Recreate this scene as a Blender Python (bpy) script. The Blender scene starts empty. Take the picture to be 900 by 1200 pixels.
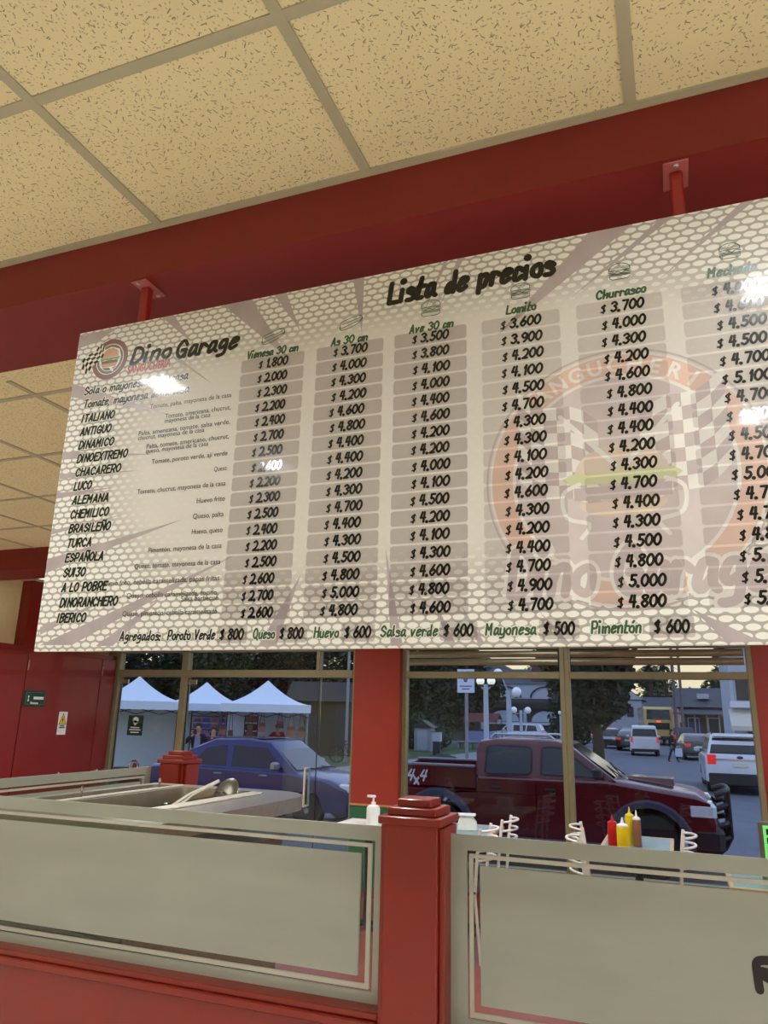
import bpy, math, random
from mathutils import Vector, Matrix
random.seed(7)
PI = math.pi
scn = bpy.context.scene
COL = scn.collection

# ------------------------------------------------------------------ camera
F = 870.784                      # focal length in pixels of the 900 x 1200 frame
YAW, PITCH, ROLL = 0.37051, 0.267314, 0.0241609
EYE = 1.65
_f = Vector((-math.sin(YAW)*math.cos(PITCH), math.cos(YAW)*math.cos(PITCH), math.sin(PITCH)))
_r = Vector((math.cos(YAW), math.sin(YAW), 0)); _u = _r.cross(_f)
RX = math.cos(ROLL)*_r + math.sin(ROLL)*_u
UX = -math.sin(ROLL)*_r + math.cos(ROLL)*_u
cam_d = bpy.data.cameras.new('camera'); cam = bpy.data.objects.new('camera', cam_d); COL.objects.link(cam)
cam.matrix_world = Matrix(((RX.x, UX.x, -_f.x, 0), (RX.y, UX.y, -_f.y, 0), (RX.z, UX.z, -_f.z, EYE), (0, 0, 0, 1)))
cam_d.sensor_fit = 'VERTICAL'; cam_d.sensor_height = 36; cam_d.lens = F/1200*36
cam_d.clip_start = .05; cam_d.clip_end = 600
scn.camera = cam

def ray(x, y): return RX*((x-450)/F) - UX*((y-600)/F) + _f
def at(x, y, Y):                 # measured photo point -> world point on the plane of that depth
    d = ray(x, y); return d*(Y/d.y) + Vector((0, 0, EYE))
def atz(x, y, Z):
    d = ray(x, y); return d*((Z-EYE)/d.z) + Vector((0, 0, EYE))

# ------------------------------------------------------------------ exposure, sky, lamps and added fill lights
scn.view_settings.view_transform = 'Standard'; scn.view_settings.look = 'None'
scn.view_settings.gamma = 1; scn.view_settings.use_curve_mapping = False
scn.view_settings.exposure = 0.0

def lin(c):
    return tuple(((v/255)/12.92 if v/255 <= .04045 else ((v/255+.055)/1.055)**2.4) for v in c)

w = bpy.data.worlds.new('dusk_sky'); scn.world = w; w.use_nodes = True
nt = w.node_tree; nt.nodes.clear()
out = nt.nodes.new('ShaderNodeOutputWorld'); bg = nt.nodes.new('ShaderNodeBackground')
tc = nt.nodes.new('ShaderNodeTexCoord'); sx = nt.nodes.new('ShaderNodeSeparateXYZ'); rp = nt.nodes.new('ShaderNodeValToRGB')
nt.links.new(tc.outputs['Generated'], sx.inputs[0]); nt.links.new(sx.outputs['Z'], rp.inputs[0])
e = rp.color_ramp.elements
e[0].position = 0.0; e[0].color = (.66, .52, .33, 1)
e[1].position = 1.0; e[1].color = (.44, .54, .86, 1)
m = rp.color_ramp.elements.new(.07); m.color = (.68, .58, .40, 1)
m = rp.color_ramp.elements.new(.22); m.color = (.48, .57, .86, 1)
nt.links.new(rp.outputs[0], bg.inputs[0]); bg.inputs[1].default_value = 1.8
nt.links.new(bg.outputs[0], out.inputs[0])

CEIL = 2.922; WALLY = 7.2; LEFTX = -6.29
def lamp_and_fill(x, y, power, sxx, syy, z=CEIL-.012, col=(.95, .985, 1.0)):
    l = bpy.data.lights.new('lamp_and_fill_light', 'AREA'); l.energy = power; l.color = col
    l.shape = 'RECTANGLE'; l.size = sxx; l.size_y = syy; l.spread = math.radians(152)
    o = bpy.data.objects.new('lamp_and_fill_light', l); COL.objects.link(o); o.location = (x, y, z)
    return o
LAMPS_AND_FILLS = [(-1.83, .62, 1), (.345, .63, .8), (-1.88, -.42, 1), (.41, -.43, .9), (-4.4, .62, 2.4), (2.3, .67, 2.4), (-5.2, -1.6, 2.8), (2.5, -1.6, 2.8), (2.6, -3.2, 2.4),  # lamps mirrored in the board, plus unseen lights added to fill the room
         (-4.6, 3.0, 2.4), (-1.6, 3.0, 2.0), (1.4, 3.0, 2.4), (-4.2, 5.4, 2.6), (-1.4, 5.4, 2.6), (1.4, 5.4, 2.6)]
for (x, y, p_) in LAMPS_AND_FILLS: lamp_and_fill(x, y, p_*12.5, .13, .13)

# ------------------------------------------------------------------ materials
MATS = {}
def mat(name, col, rough=.5, metal=0.0, var=.06, nscale=14, bump=0.0, coat=0.0, spec=.5, emit=None, estr=0, lincol=False):
    if name in MATS: return MATS[name]
    m = bpy.data.materials.new(name); m.use_nodes = True; t = m.node_tree; b = t.nodes['Principled BSDF']
    c = col if lincol else lin(col)
    b.inputs['Roughness'].default_value = rough; b.inputs['Metallic'].default_value = metal
    b.inputs['Coat Weight'].default_value = coat; b.inputs['Coat Roughness'].default_value = .06
    b.inputs['Specular IOR Level'].default_value = spec
    co = t.nodes.new('ShaderNodeTexCoord'); n = t.nodes.new('ShaderNodeTexNoise'); n.inputs['Scale'].default_value = nscale
    n.inputs['Detail'].default_value = 3
    t.links.new(co.outputs['Object'], n.inputs['Vector'])
    r = t.nodes.new('ShaderNodeValToRGB')
    r.color_ramp.elements[0].color = tuple(max(0, v*(1-var)) for v in c)+(1,); r.color_ramp.elements[0].position = .3
    r.color_ramp.elements[1].color = tuple(min(1, v*(1+var)) for v in c)+(1,); r.color_ramp.elements[1].position = .7
    t.links.new(n.outputs[0], r.inputs[0]); t.links.new(r.outputs[0], b.inputs['Base Color'])
    if bump:
        bp = t.nodes.new('ShaderNodeBump'); bp.inputs['Strength'].default_value = bump; bp.inputs['Distance'].default_value = .01
        t.links.new(n.outputs[0], bp.inputs['Height']); t.links.new(bp.outputs[0], b.inputs['Normal'])
    if emit:
        b.inputs['Emission Color'].default_value = lin(emit)+(1,); b.inputs['Emission Strength'].default_value = estr
    MATS[name] = m; return m

def glass(name, tint=(.93, .96, .95), refl=.07, rough=0.0):
    if name in MATS: return MATS[name]
    m = bpy.data.materials.new(name); m.use_nodes = True; t = m.node_tree; t.nodes.clear()
    o = t.nodes.new('ShaderNodeOutputMaterial'); tr = t.nodes.new('ShaderNodeBsdfTransparent'); g = t.nodes.new('ShaderNodeBsdfGlossy')
    mx = t.nodes.new('ShaderNodeMixShader'); fr = t.nodes.new('ShaderNodeFresnel'); fr.inputs[0].default_value = 1.3
    mu = t.nodes.new('ShaderNodeMath'); mu.operation = 'MULTIPLY_ADD'; mu.inputs[1].default_value = .7; mu.inputs[2].default_value = refl*.3
    tr.inputs[0].default_value = tint+(1,); g.inputs['Roughness'].default_value = rough
    t.links.new(fr.outputs[0], mu.inputs[0]); t.links.new(mu.outputs[0], mx.inputs[0])
    t.links.new(tr.outputs[0], mx.inputs[1]); t.links.new(g.outputs[0], mx.inputs[2]); t.links.new(mx.outputs[0], o.inputs[0])
    MATS[name] = m; return m

def node_mat(name):
    m = bpy.data.materials.new(name); m.use_nodes = True; MATS[name] = m
    t = m.node_tree; return m, t, t.nodes['Principled BSDF']
def N(t, typ, **kw):
    n = t.nodes.new(typ)
    for k, v in kw.items(): setattr(n, k, v)
    return n
def math_n(t, op, a, b=None, c=None):
    n = t.nodes.new('ShaderNodeMath'); n.operation = op
    for i, v in enumerate((a, b, c)):
        if v is None: continue
        if isinstance(v, (int, float)): n.inputs[i].default_value = v
        else: t.links.new(v, n.inputs[i])
    return n.outputs[0]
def mixc(t, fac, a, b):
    n = t.nodes.new('ShaderNodeMix'); n.data_type = 'RGBA'
    for s, v in ((n.inputs[0], fac), (n.inputs[6], a), (n.inputs[7], b)):
        if isinstance(v, (int, float)): s.default_value = v
        elif isinstance(v, tuple): s.default_value = v if len(v) == 4 else v+(1,)
        else: t.links.new(v, s)
    return n.outputs[2]

# mineral-fibre ceiling tile with fissures turned every way
def tile_material():
    m, t, b = node_mat('mineral_fibre_tile')
    co = N(t, 'ShaderNodeTexCoord').outputs['Object']
    def layer(scale, half_l, half_w, keep, off):
        mp = N(t, 'ShaderNodeMapping'); mp.inputs['Location'].default_value = (off, off*.7, 0); mp.inputs['Scale'].default_value = (scale,)*3
        t.links.new(co, mp.inputs[0])
        v = N(t, 'ShaderNodeTexVoronoi'); v.voronoi_dimensions = '2D'; v.inputs['Scale'].default_value = 1; v.inputs['Randomness'].default_value = .9
        t.links.new(mp.outputs[0], v.inputs['Vector'])
        sub = N(t, 'ShaderNodeVectorMath', operation='SUBTRACT'); t.links.new(mp.outputs[0], sub.inputs[0]); t.links.new(v.outputs['Position'], sub.inputs[1])
        sc = N(t, 'ShaderNodeSeparateColor'); t.links.new(v.outputs['Color'], sc.inputs[0])
        rot = N(t, 'ShaderNodeVectorRotate', rotation_type='Z_AXIS'); t.links.new(sub.outputs[0], rot.inputs['Vector'])
        t.links.new(math_n(t, 'MULTIPLY', sc.outputs[0], 6.28), rot.inputs['Angle'])
        s = N(t, 'ShaderNodeSeparateXYZ'); t.links.new(rot.outputs[0], s.inputs[0])
        L = math_n(t, 'MULTIPLY', sc.outputs[1], half_l)
        a = math_n(t, 'LESS_THAN', math_n(t, 'ABSOLUTE', s.outputs[0]), L)
        ww = math_n(t, 'LESS_THAN', math_n(t, 'ABSOLUTE', s.outputs[1]), half_w)
        k = math_n(t, 'LESS_THAN', sc.outputs[2], keep)
        return math_n(t, 'MULTIPLY', math_n(t, 'MULTIPLY', a, ww), k)
    f1 = layer(42, .30, .05, .75, 3.1); f2 = layer(95, .34, .13, .6, 8.4)
    f3 = layer(60, .28, .06, .65, 5.7)
    n = N(t, 'ShaderNodeTexNoise'); n.inputs['Scale'].default_value = 3; t.links.new(co, n.inputs['Vector'])
    base = mixc(t, n.outputs[0], lin((226, 206, 158))+(1,), lin((236, 217, 168))+(1,))
    mk = math_n(t, 'MAXIMUM', math_n(t, 'MULTIPLY', f2, .4), math_n(t, 'MULTIPLY', math_n(t, 'MAXIMUM', f1, f3), .75))
    c = mixc(t, mk, base, lin((92, 80, 58))+(1,))
    t.links.new(c, b.inputs['Base Color']); b.inputs['Roughness'].default_value = .9
    return m

# printed face of the price board: perforated-sheet pattern that thins out towards the middle
def board_material(x0, x1, z0, z1):                     # in the board's own coordinates
    m, t, b = node_mat('printed_price_board')
    co = N(t, 'ShaderNodeTexCoord').outputs['Object']
    s = N(t, 'ShaderNodeSeparateXYZ'); t.links.new(co, s.inputs[0]); X, Z = s.outputs[0], s.outputs[2]
    cx, cz = (x0+x1)/2, (z0+z1)/2
    def lat(ox, oz):
        fx = math_n(t, 'SUBTRACT', math_n(t, 'FRACT', math_n(t, 'ADD', math_n(t, 'DIVIDE', X, .0275), 100+ox)), .5)
        fz = math_n(t, 'SUBTRACT', math_n(t, 'FRACT', math_n(t, 'ADD', math_n(t, 'DIVIDE', Z, .0300), 100+oz)), .5)
        return math_n(t, 'ADD', math_n(t, 'POWER', math_n(t, 'DIVIDE', fx, .44), 2), math_n(t, 'POWER', math_n(t, 'DIVIDE', fz, .205), 2))
    d = math_n(t, 'MINIMUM', lat(0, 0), lat(.5, .5))
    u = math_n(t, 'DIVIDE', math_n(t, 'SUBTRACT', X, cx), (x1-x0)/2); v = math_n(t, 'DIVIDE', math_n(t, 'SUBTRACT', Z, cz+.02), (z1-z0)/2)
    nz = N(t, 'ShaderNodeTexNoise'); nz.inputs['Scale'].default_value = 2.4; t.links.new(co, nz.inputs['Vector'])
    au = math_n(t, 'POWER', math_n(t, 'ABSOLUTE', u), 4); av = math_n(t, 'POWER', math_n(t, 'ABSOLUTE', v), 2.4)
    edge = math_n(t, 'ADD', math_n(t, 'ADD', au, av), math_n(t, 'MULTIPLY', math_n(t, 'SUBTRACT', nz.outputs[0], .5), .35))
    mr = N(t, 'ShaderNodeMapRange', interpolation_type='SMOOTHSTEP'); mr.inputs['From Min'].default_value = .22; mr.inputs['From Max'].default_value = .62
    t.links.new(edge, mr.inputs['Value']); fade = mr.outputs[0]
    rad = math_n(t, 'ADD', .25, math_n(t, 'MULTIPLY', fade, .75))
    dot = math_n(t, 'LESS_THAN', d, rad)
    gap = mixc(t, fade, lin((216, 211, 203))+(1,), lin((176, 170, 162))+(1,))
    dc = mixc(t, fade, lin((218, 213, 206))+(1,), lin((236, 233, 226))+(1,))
    t.links.new(mixc(t, dot, gap, dc), b.inputs['Base Color'])
    b.inputs['Roughness'].default_value = .42; b.inputs['Specular IOR Level'].default_value = .2; b.inputs['Coat Weight'].default_value = .14; b.inputs['Coat Roughness'].default_value = .07
    return m

def frosted(name, col, translucency=.25):
    m = bpy.data.materials.new(name); m.use_nodes = True; t = m.node_tree; t.nodes.clear(); MATS[name] = m
    o = N(t, 'ShaderNodeOutputMaterial'); d = N(t, 'ShaderNodeBsdfDiffuse'); tl = N(t, 'ShaderNodeBsdfTranslucent'); mx = N(t, 'ShaderNodeMixShader')
    g = N(t, 'ShaderNodeBsdfGlossy'); g.inputs['Roughness'].default_value = .25; mx2 = N(t, 'ShaderNodeMixShader'); mx2.inputs[0].default_value = .05
    co = N(t, 'ShaderNodeTexCoord'); n = N(t, 'ShaderNodeTexNoise'); n.inputs['Scale'].default_value = 2.2; n.inputs['Detail'].default_value = 6
    mp = N(t, 'ShaderNodeMapping'); mp.inputs['Scale'].default_value = (1, 1, 3.5); t.links.new(co.outputs['Object'], mp.inputs[0]); t.links.new(mp.outputs[0], n.inputs['Vector'])
    c = mixc(t, n.outputs[0], tuple(v*.84 for v in lin(col))+(1,), tuple(min(1, v*1.14) for v in lin(col))+(1,))
    t.links.new(c, d.inputs[0]); t.links.new(c, tl.inputs[0]); mx.inputs[0].default_value = translucency
    t.links.new(d.outputs[0], mx.inputs[1]); t.links.new(tl.outputs[0], mx.inputs[2])
    t.links.new(mx.outputs[0], mx2.inputs[1]); t.links.new(g.outputs[0], mx2.inputs[2]); t.links.new(mx2.outputs[0], o.inputs[0])
    return m

# ------------------------------------------------------------------ mesh helpers
class MB:
    def __init__(s): s.v = []; s.f = []; s.m = []
    def add(s, vs, fs, mi=0):
        k = len(s.v); s.v += [Vector(v) for v in vs]
        for f in fs: s.f.append(tuple(i+k for i in f)); s.m.append(mi)
        return s
    def box(s, lo, hi, mi=0, M=None):
        (a, b, c), (d, e, f) = lo, hi
        vs = [Vector(p) for p in ((a, b, c), (d, b, c), (d, e, c), (a, e, c), (a, b, f), (d, b, f), (d, e, f), (a, e, f))]
        if M: vs = [M @ v for v in vs]
        return s.add(vs, [(0, 3, 2, 1), (4, 5, 6, 7), (0, 1, 5, 4), (1, 2, 6, 5), (2, 3, 7, 6), (3, 0, 4, 7)], mi)
    def bbox(s, lo, hi, bev=.004, mi=0, M=None):      # box with chamfered edges
        lo = Vector(lo); hi = Vector(hi); b = min(bev, min(hi-lo)*.45)
        rings = []
        for z, i in ((lo.z, b), (lo.z+b, 0), (hi.z-b, 0), (hi.z, b)):
            r = []
            for (x, y, sx_, sy_) in ((lo.x, lo.y, 1, 1), (hi.x, lo.y, -1, 1), (hi.x, hi.y, -1, -1), (lo.x, hi.y, 1, -1)):
                c = b+i*.0
                pa = (x+sx_*i, y+sy_*(i+b)); pb = (x+sx_*(i+b), y+sy_*i)
                r += [pa, pb] if (sx_*sy_ > 0) else [pb, pa]
            rings.append([(p[0], p[1], z) for p in r])
        return s.loft(rings, mi, True, M)
    def loft(s, rings, mi=0, caps=True, M=None, closed=True):
        n = len(rings[0]); vs = [Vector(p) for r in rings for p in r]
        if M: vs = [M @ v for v in vs]
        fs = []
        for k in range(len(rings)-1):
            for i in range(n if closed else n-1):
                j = (i+1) % n; fs.append((k*n+i, k*n+j, (k+1)*n+j, (k+1)*n+i))
        if caps:
            fs.append(tuple(reversed(range(n)))); fs.append(tuple((len(rings)-1)*n+i for i in range(n)))
        return s.add(vs, fs, mi)
    def lathe(s, prof, n=16, mi=0, M=None, caps=True):  # (r, z) profile about z
        return s.loft([[(r*math.cos(2*PI*i/n), r*math.sin(2*PI*i/n), z) for i in range(n)] for r, z in prof], mi, caps, M)
    def tube(s, pts, r, n=8, mi=0, caps=True):
        pts = [Vector(p) for p in pts]; R = r if isinstance(r, (list, tuple)) else [r]*len(pts); rings = []; pv = None
        for i, p in enumerate(pts):
            t = (pts[min(i+1, len(pts)-1)]-pts[max(i-1, 0)]).normalized()
            if pv is None:
                a = Vector((0, 0, 1)) if abs(t.z) < .9 else Vector((1, 0, 0)); u = t.cross(a).normalized()
            else:
                u = (pv-t*pv.dot(t)).normalized()
            pv = u; w_ = t.cross(u)
            rings.append([p+(u*math.cos(2*PI*k/n)+w_*math.sin(2*PI*k/n))*R[i] for k in range(n)])
        return s.loft(rings, mi, caps)
    def poly(s, pts, mi=0): return s.add(pts, [tuple(range(len(pts)))], mi)
    def prism(s, pts2, fn, d0, d1, mi=0):               # fn(a, b, depth) -> point
        return s.loft([[fn(a, b, d0) for a, b in pts2], [fn(a, b, d1) for a, b in pts2]], mi)
    def disc(s, c, ux, uy, r, n=12, mi=0):
        c = Vector(c); return s.poly([c+Vector(ux)*r*math.cos(2*PI*i/n)+Vector(uy)*r*math.sin(2*PI*i/n) for i in range(n)], mi)
    def sphere(s, c, r, n=12, mi=0, sc=(1, 1, 1)):
        M = Matrix.Translation(Vector(c)) @ Matrix.Diagonal((sc[0], sc[1], sc[2], 1)); k = max(4, n//2)
        return s.lathe([(r*math.sin(PI*(i+.02)/(k+.04)), -r*math.cos(PI*(i+.02)/(k+.04))) for i in range(k+1)], n, mi, M)
    def mesh(s, name, mats, org=None, smooth=True, ang=32):
        me = bpy.data.meshes.new(name); o = Vector(org) if org is not None else Vector((0, 0, 0))
        me.from_pydata([v-o for v in s.v], [], s.f)
        mats = mats if isinstance(mats, (list, tuple)) else [mats]
        for m_ in mats: me.materials.append(m_)
        for i, p in enumerate(me.polygons): p.material_index = s.m[i]
        if smooth:
            me.shade_smooth(); me.set_sharp_from_angle(angle=math.radians(ang))
        me.validate(); return me
    def build(s, name, mats, parent=None, smooth=True, ang=32, local=False, label=None):
        org = None if (parent is None or local) else wloc(parent)
        o = bpy.data.objects.new(name, s.mesh(name, mats, org, smooth, ang)); COL.objects.link(o)
        if parent is not None: o.parent = parent
        if label: o['label'] = label
        return o
def wloc(o):
    v = Vector(o.location); p = o.parent
    while p is not None: v = v+Vector(p.location); p = p.parent
    return v
def thing(name, label, cat, loc=(0, 0, 0), rotz=0.0, group=None):
    o = bpy.data.objects.new(name, None); COL.objects.link(o); o.empty_display_size = .1
    o.location = loc; o.rotation_euler = (0, 0, rotz); o['label'] = label; o['category'] = cat
    if group: o['group'] = group
    return o
def tag(o, label, cat, group=None):
    o['label'] = label; o['category'] = cat
    if group: o['group'] = group
    return o
def struct(name, mb, mats, smooth=False, label=None, parent=None):
    o = mb.build(name, mats, parent, smooth=smooth)
    if parent is None: o['kind'] = 'structure'
    if label: o['label'] = label
    return o
def dup(root, loc, rotz, label, group=None, scale=1.0):
    r = root.copy(); COL.objects.link(r); r.location = loc; r.rotation_euler = (0, 0, rotz); r.scale = (scale,)*3; r['label'] = label
    if group: r['group'] = group
    for ch in list(root.children):
        c = ch.copy(); COL.objects.link(c); c.parent = r
        for g in list(ch.children):
            d = g.copy(); COL.objects.link(d); d.parent = c
    return r

# ------------------------------------------------------------------ brush lettering (x, y in hex digits; baseline 2, x-height 6, caps 9)
G = {' ': (3.6, ''), '.': (2.6, '12'), ',': (2.6, '/1201'), ':': (2.6, '12 15'), '-': (4, '/1545'),
 '0': (6, '39171432545739'), '1': (4.2, '/273932'), '2': (6, '1839574412 /1252'), '3': (6, '18395736 36543213'), '4': (6, '/291555 /4942'),
 '5': (6, '/5929 /2926 2646543213'), '6': (6, '49261432544625'), '7': (6, '/195932'), '8': (6, '361839583614325436'), '9': (6, '5739173556 585432'),
 '$': (5.4, '4828172635443313 /3932'),
 'A': (6, '/1239 /3952 /2444'), 'B': (6, '/1912 1949573616 1636543212'), 'C': (6, '573917143253'), 'D': (6, '/1912 193957543212'),
 'E': (5.4, '/59191252 /1646'), 'F': (5.4, '/591912 /1646'), 'G': (6, '573917143253 /355552'), 'H': (6, '/1912 /5952 /1656'), 'I': (3, '/1912'), 'L': (5.2, '/191252'),
 'M': (6.6, '/1219355952'), 'N': (6, '/12195259'), 'O': (6.2, '39171432545739'), 'P': (5.8, '/1912 1949574515'), 'Q': (6.6, '39171432545739 /4361'),
 'R': (6, '/1912 1949574515 /3552'), 'S': (5.8, '5739172645543213'), 'T': (5.8, '/1959 /3932'), 'U': (6, '1914325459'), 'V': (6, '/193259'),
 'X': (6, '/1952 /5912'), 'Z': (6, '/195936 36543213'), 'Ñ': (6, '/12195259 1a2b4a5b'), 'Í': (3, '/1912 /2a3c'),
 'a': (5, '4626132244 464352'), 'b': (5, '/1912 1546433212'), 'c': (4.4, '4526132243'), 'd': (5.2, '4525132244 /4942'), 'e': (5, '14454626132243'),
 'g': (5, '4626142344 46412010'), 'h': (5, '/1912 14354642'), 'i': (2.8, '/1612 19'), 'l': (2.9, '191323'), 'm': (7, '/1612 15263532 35566562'),
 'n': (5.2, '/1612 14264642'), 'o': (5, '36151332434536'), 'p': (5, '/1610 1536453212'), 'r': (4.2, '/1612 142645'), 's': (4.4, '45261534433212'),
 't': (3.9, '/291232 /1646'), 'u': (5.2, '1613224346 /4642'), 'v': (5, '/162246'), 'y': (5, '1613224346 46412010'), 'z': (4.6, '/16461242'),
 'ó': (5, '36151332434536 /3849')}
def smooth_pts(p, k=4):
    if len(p) < 3: return p
    o = []; closed = p[0] == p[-1]
    for i in range(len(p)-1):
        p0 = p[i-1] if i > 0 else (p[-2] if closed else p[0]); p1, p2 = p[i], p[i+1]
        p3 = p[i+2] if i+2 < len(p) else (p[1] if closed else p[-1])
        for j in range(k):
            t = j/k
            o.append(tuple(.5*((2*b)+(c-a)*t+(2*a-5*b+4*c-d)*t*t+(3*b-a-3*c+d)*t**3) for a, b, c, d in zip(p0, p1, p2, p3)))
    o.append(p[-1]); return o
STEP = [0]
def lifted(mb, pts, mi):                                 # overlapping brush pieces lie one on another, a hair apart
    STEP[0] = (STEP[0]+1) % 37; a, b, c = pts[0], pts[1], pts[2]; n = (b-a).cross(c-a)
    if n.length > 0: n.normalize(); pts = [p+n*(STEP[0]*4e-6) for p in pts]
    mb.poly(pts, mi)
def ribbon(mb, pts, wd, fn, mi=0, rounds=True):
    h = wd/2
    if len(pts) == 1 or all(p == pts[0] for p in pts):
        lifted(mb, [fn(pts[0][0]+h*1.5*math.cos(a*PI/4), pts[0][1]+h*1.5*math.sin(a*PI/4)) for a in range(8)], mi); return
    L = []; R = []
    for i, p in enumerate(pts):
        a = pts[max(i-1, 0)]; b = pts[min(i+1, len(pts)-1)]
        dx, dy = b[0]-a[0], b[1]-a[1]; l = math.hypot(dx, dy) or 1; nx, ny = -dy/l*h, dx/l*h
        L.append((p[0]+nx, p[1]+ny)); R.append((p[0]-nx, p[1]-ny))
    for i in range(len(pts)-1): lifted(mb, [fn(*R[i]), fn(*R[i+1]), fn(*L[i+1]), fn(*L[i])], mi)
    if rounds:
        for p in (pts[0], pts[-1]): lifted(mb, [fn(p[0]+h*math.cos(a*PI/4), p[1]+h*math.sin(a*PI/4)) for a in range(8)], mi)
def adv(text): return sum(G[c][0] for c in text)
def write(mb, text, fn, u0, v0, cap, width=None, wt=1.0, slant=.16, mi=0, arc=None):
    s = cap/7; sxx = s if width is None else width/adv(text); x = 0
    for ch in text:
        a, st = G[ch]
        for k in st.split():
            sharp = k[0] == '/'; k = k.lstrip('/')
            pts = [(int(k[i], 16), int(k[i+1], 16)) for i in range(0, len(k), 2)]
            if not sharp: pts = smooth_pts(pts)
            q = [(u0+(x+px-.6+slant*(py-2))*sxx, v0+(py-2)*s) for px, py in pts]
            if sharp and len(q) > 2:
                for i in range(len(q)-1): ribbon(mb, [q[i], q[i+1]], wt*s, fn, mi)
            else: ribbon(mb, q, wt*s, fn, mi)
        x += a
def font_text(mb, text, fn, u, v, size, align='LEFT', bold=0.0, shear=0.0, width=None, mi=0, bend=None):
    c = bpy.data.curves.new('t', 'FONT'); c.body = text; c.size = size; c.align_x = align; c.offset = bold; c.shear = shear; c.resolution_u = 3
    o = bpy.data.objects.new('t', c); COL.objects.link(o); bpy.context.view_layer.update()
    me = bpy.data.meshes.new_from_object(o.evaluated_get(bpy.context.evaluated_depsgraph_get()))
    vs = [vv.co.copy() for vv in me.vertices]; fs = [tuple(p.vertices) for p in me.polygons]
    k = 1.0
    if width:
        xs = [vv.x for vv in vs]; k = width/(max(xs)-min(xs))
    mb.add([fn(u+vv.x*k, v+vv.y) if bend is None else bend(vv.x*k, vv.y) for vv in vs], fs, mi)
    bpy.data.objects.remove(o); bpy.data.meshes.remove(me); bpy.data.curves.remove(c)
# ================================================================== THE ROOM
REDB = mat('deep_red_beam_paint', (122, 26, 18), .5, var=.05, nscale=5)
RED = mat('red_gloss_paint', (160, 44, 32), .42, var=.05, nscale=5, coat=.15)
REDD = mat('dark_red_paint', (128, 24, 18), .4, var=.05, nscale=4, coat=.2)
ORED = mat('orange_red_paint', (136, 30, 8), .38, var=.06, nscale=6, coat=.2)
CREAM = mat('cream_wall_paint', (224, 206, 160), .8, var=.04)
TBAR = mat('ceiling_grid_metal', (178, 166, 136), .6, var=.04)
TILE = tile_material()
FLOORM = mat('beige_floor_tile', (214, 210, 202), .35, var=.08, nscale=3)
BRONZE = mat('olive_bronze_aluminium', (146, 138, 106), .42, .3, var=.06)
BLACKM = mat('matt_black', (16, 16, 17), .5)
STEEL = mat('brushed_steel', (186, 182, 170), .3, .9, var=.08, nscale=30)
CHROME = mat('polished_chrome', (215, 212, 205), .15, 1)
WHITE = mat('white_plastic', (236, 236, 230), .4)
PANE = glass('window_glass', (.86, .9, .9), .05)
DARKP = mat('dark_void', (20, 18, 16), .9)
RIGHTX, BACKY = 3.0, -4.0

fl = MB().box((LEFTX-.1, BACKY-.1, -.12), (RIGHTX+.1, WALLY+.15, 0)); struct('floor', fl, FLOORM)
struct('floor', MB().box((-3.1, 2.7, 0), (RIGHTX, WALLY, .004)), mat('red_quarry_tile', (142, 58, 44), .4, var=.1, nscale=4))
cl = MB().box((LEFTX-.1, BACKY-.1, CEIL), (RIGHTX+.1, WALLY+.2, CEIL+.1)); ceil = struct('ceiling', cl, TILE)
# suspended-ceiling T-bars on a 0.61 m grid, measured from the photo
gx0, gy0, T = -.608, .955, .6085
def tbar_x(y): return MB().box((LEFTX, y-.0125, CEIL-.004), (RIGHTX, y+.0125, CEIL+.01))
def tbar_y(x, a, b): return MB().box((x-.0125, a, CEIL-.0045), (x+.0125, b, CEIL+.01))
BEAM0, BEAM1 = 1.408, 2.03
for k in range(-7, 12):
    y = gy0+k*T
    if BACKY < y < BEAM0-.1 or 2.12 < y < 5.45 or 5.7 < y < WALLY-.1: tbar_x(y).build('grid_bar', TBAR, ceil)
for k in range(-9, 6):
    x = gx0+k*T
    if LEFTX+.05 < x < RIGHTX-.05: tbar_y(x, BACKY, BEAM0).build('grid_bar', TBAR, ceil); tbar_y(x, BEAM1, WALLY).build('grid_bar', TBAR, ceil)
edge = MB().box((LEFTX, BEAM0-.022, CEIL-.005), (RIGHTX, BEAM0, CEIL)); edge.build('edge_angle', TBAR, ceil)
# soffit beam the price board hangs from, and the second beam towards the front
UND = 2.775; BACKB = atz(0, 437, UND).y
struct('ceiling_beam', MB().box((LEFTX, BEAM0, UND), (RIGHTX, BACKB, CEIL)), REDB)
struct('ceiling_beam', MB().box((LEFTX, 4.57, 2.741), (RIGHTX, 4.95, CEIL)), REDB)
# walls
struct('wall_left', MB().box((LEFTX-.15, BACKY, 0), (LEFTX, WALLY+.15, CEIL)), CREAM)
WHITEW = mat('off_white_wall_paint', (222, 220, 214), .8, var=.04)
struct('wall_right', MB().box((RIGHTX, BACKY, 0), (RIGHTX+.15, WALLY+.15, CEIL)), WHITEW)
struct('wall_back', MB().box((LEFTX, BACKY-.15, 0), (RIGHTX, BACKY, CEIL)), WHITEW)
PIL0, PIL1 = at(418, 850, WALLY).x, at(471, 850, WALLY).x
RP0 = at(889, 850, WALLY).x
HEAD = 2.34; SILL = .32
wf = MB()
wf.box((LEFTX, WALLY, HEAD), (RIGHTX, WALLY+.15, CEIL))
wf.box((LEFTX, WALLY, -.45), (RIGHTX, WALLY+.15, .0))
wf.box((PIL1, WALLY, 0), (RP0, WALLY+.15, SILL))
wf.box((RP0, WALLY, 0), (RIGHTX, WALLY+.15, HEAD))
wf.box((PIL0, WALLY-.10, 0), (PIL1, WALLY+.15, HEAD))
struct('wall_front', wf, RED)
pz = at(415, 941, WALLY-.1).z
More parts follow.
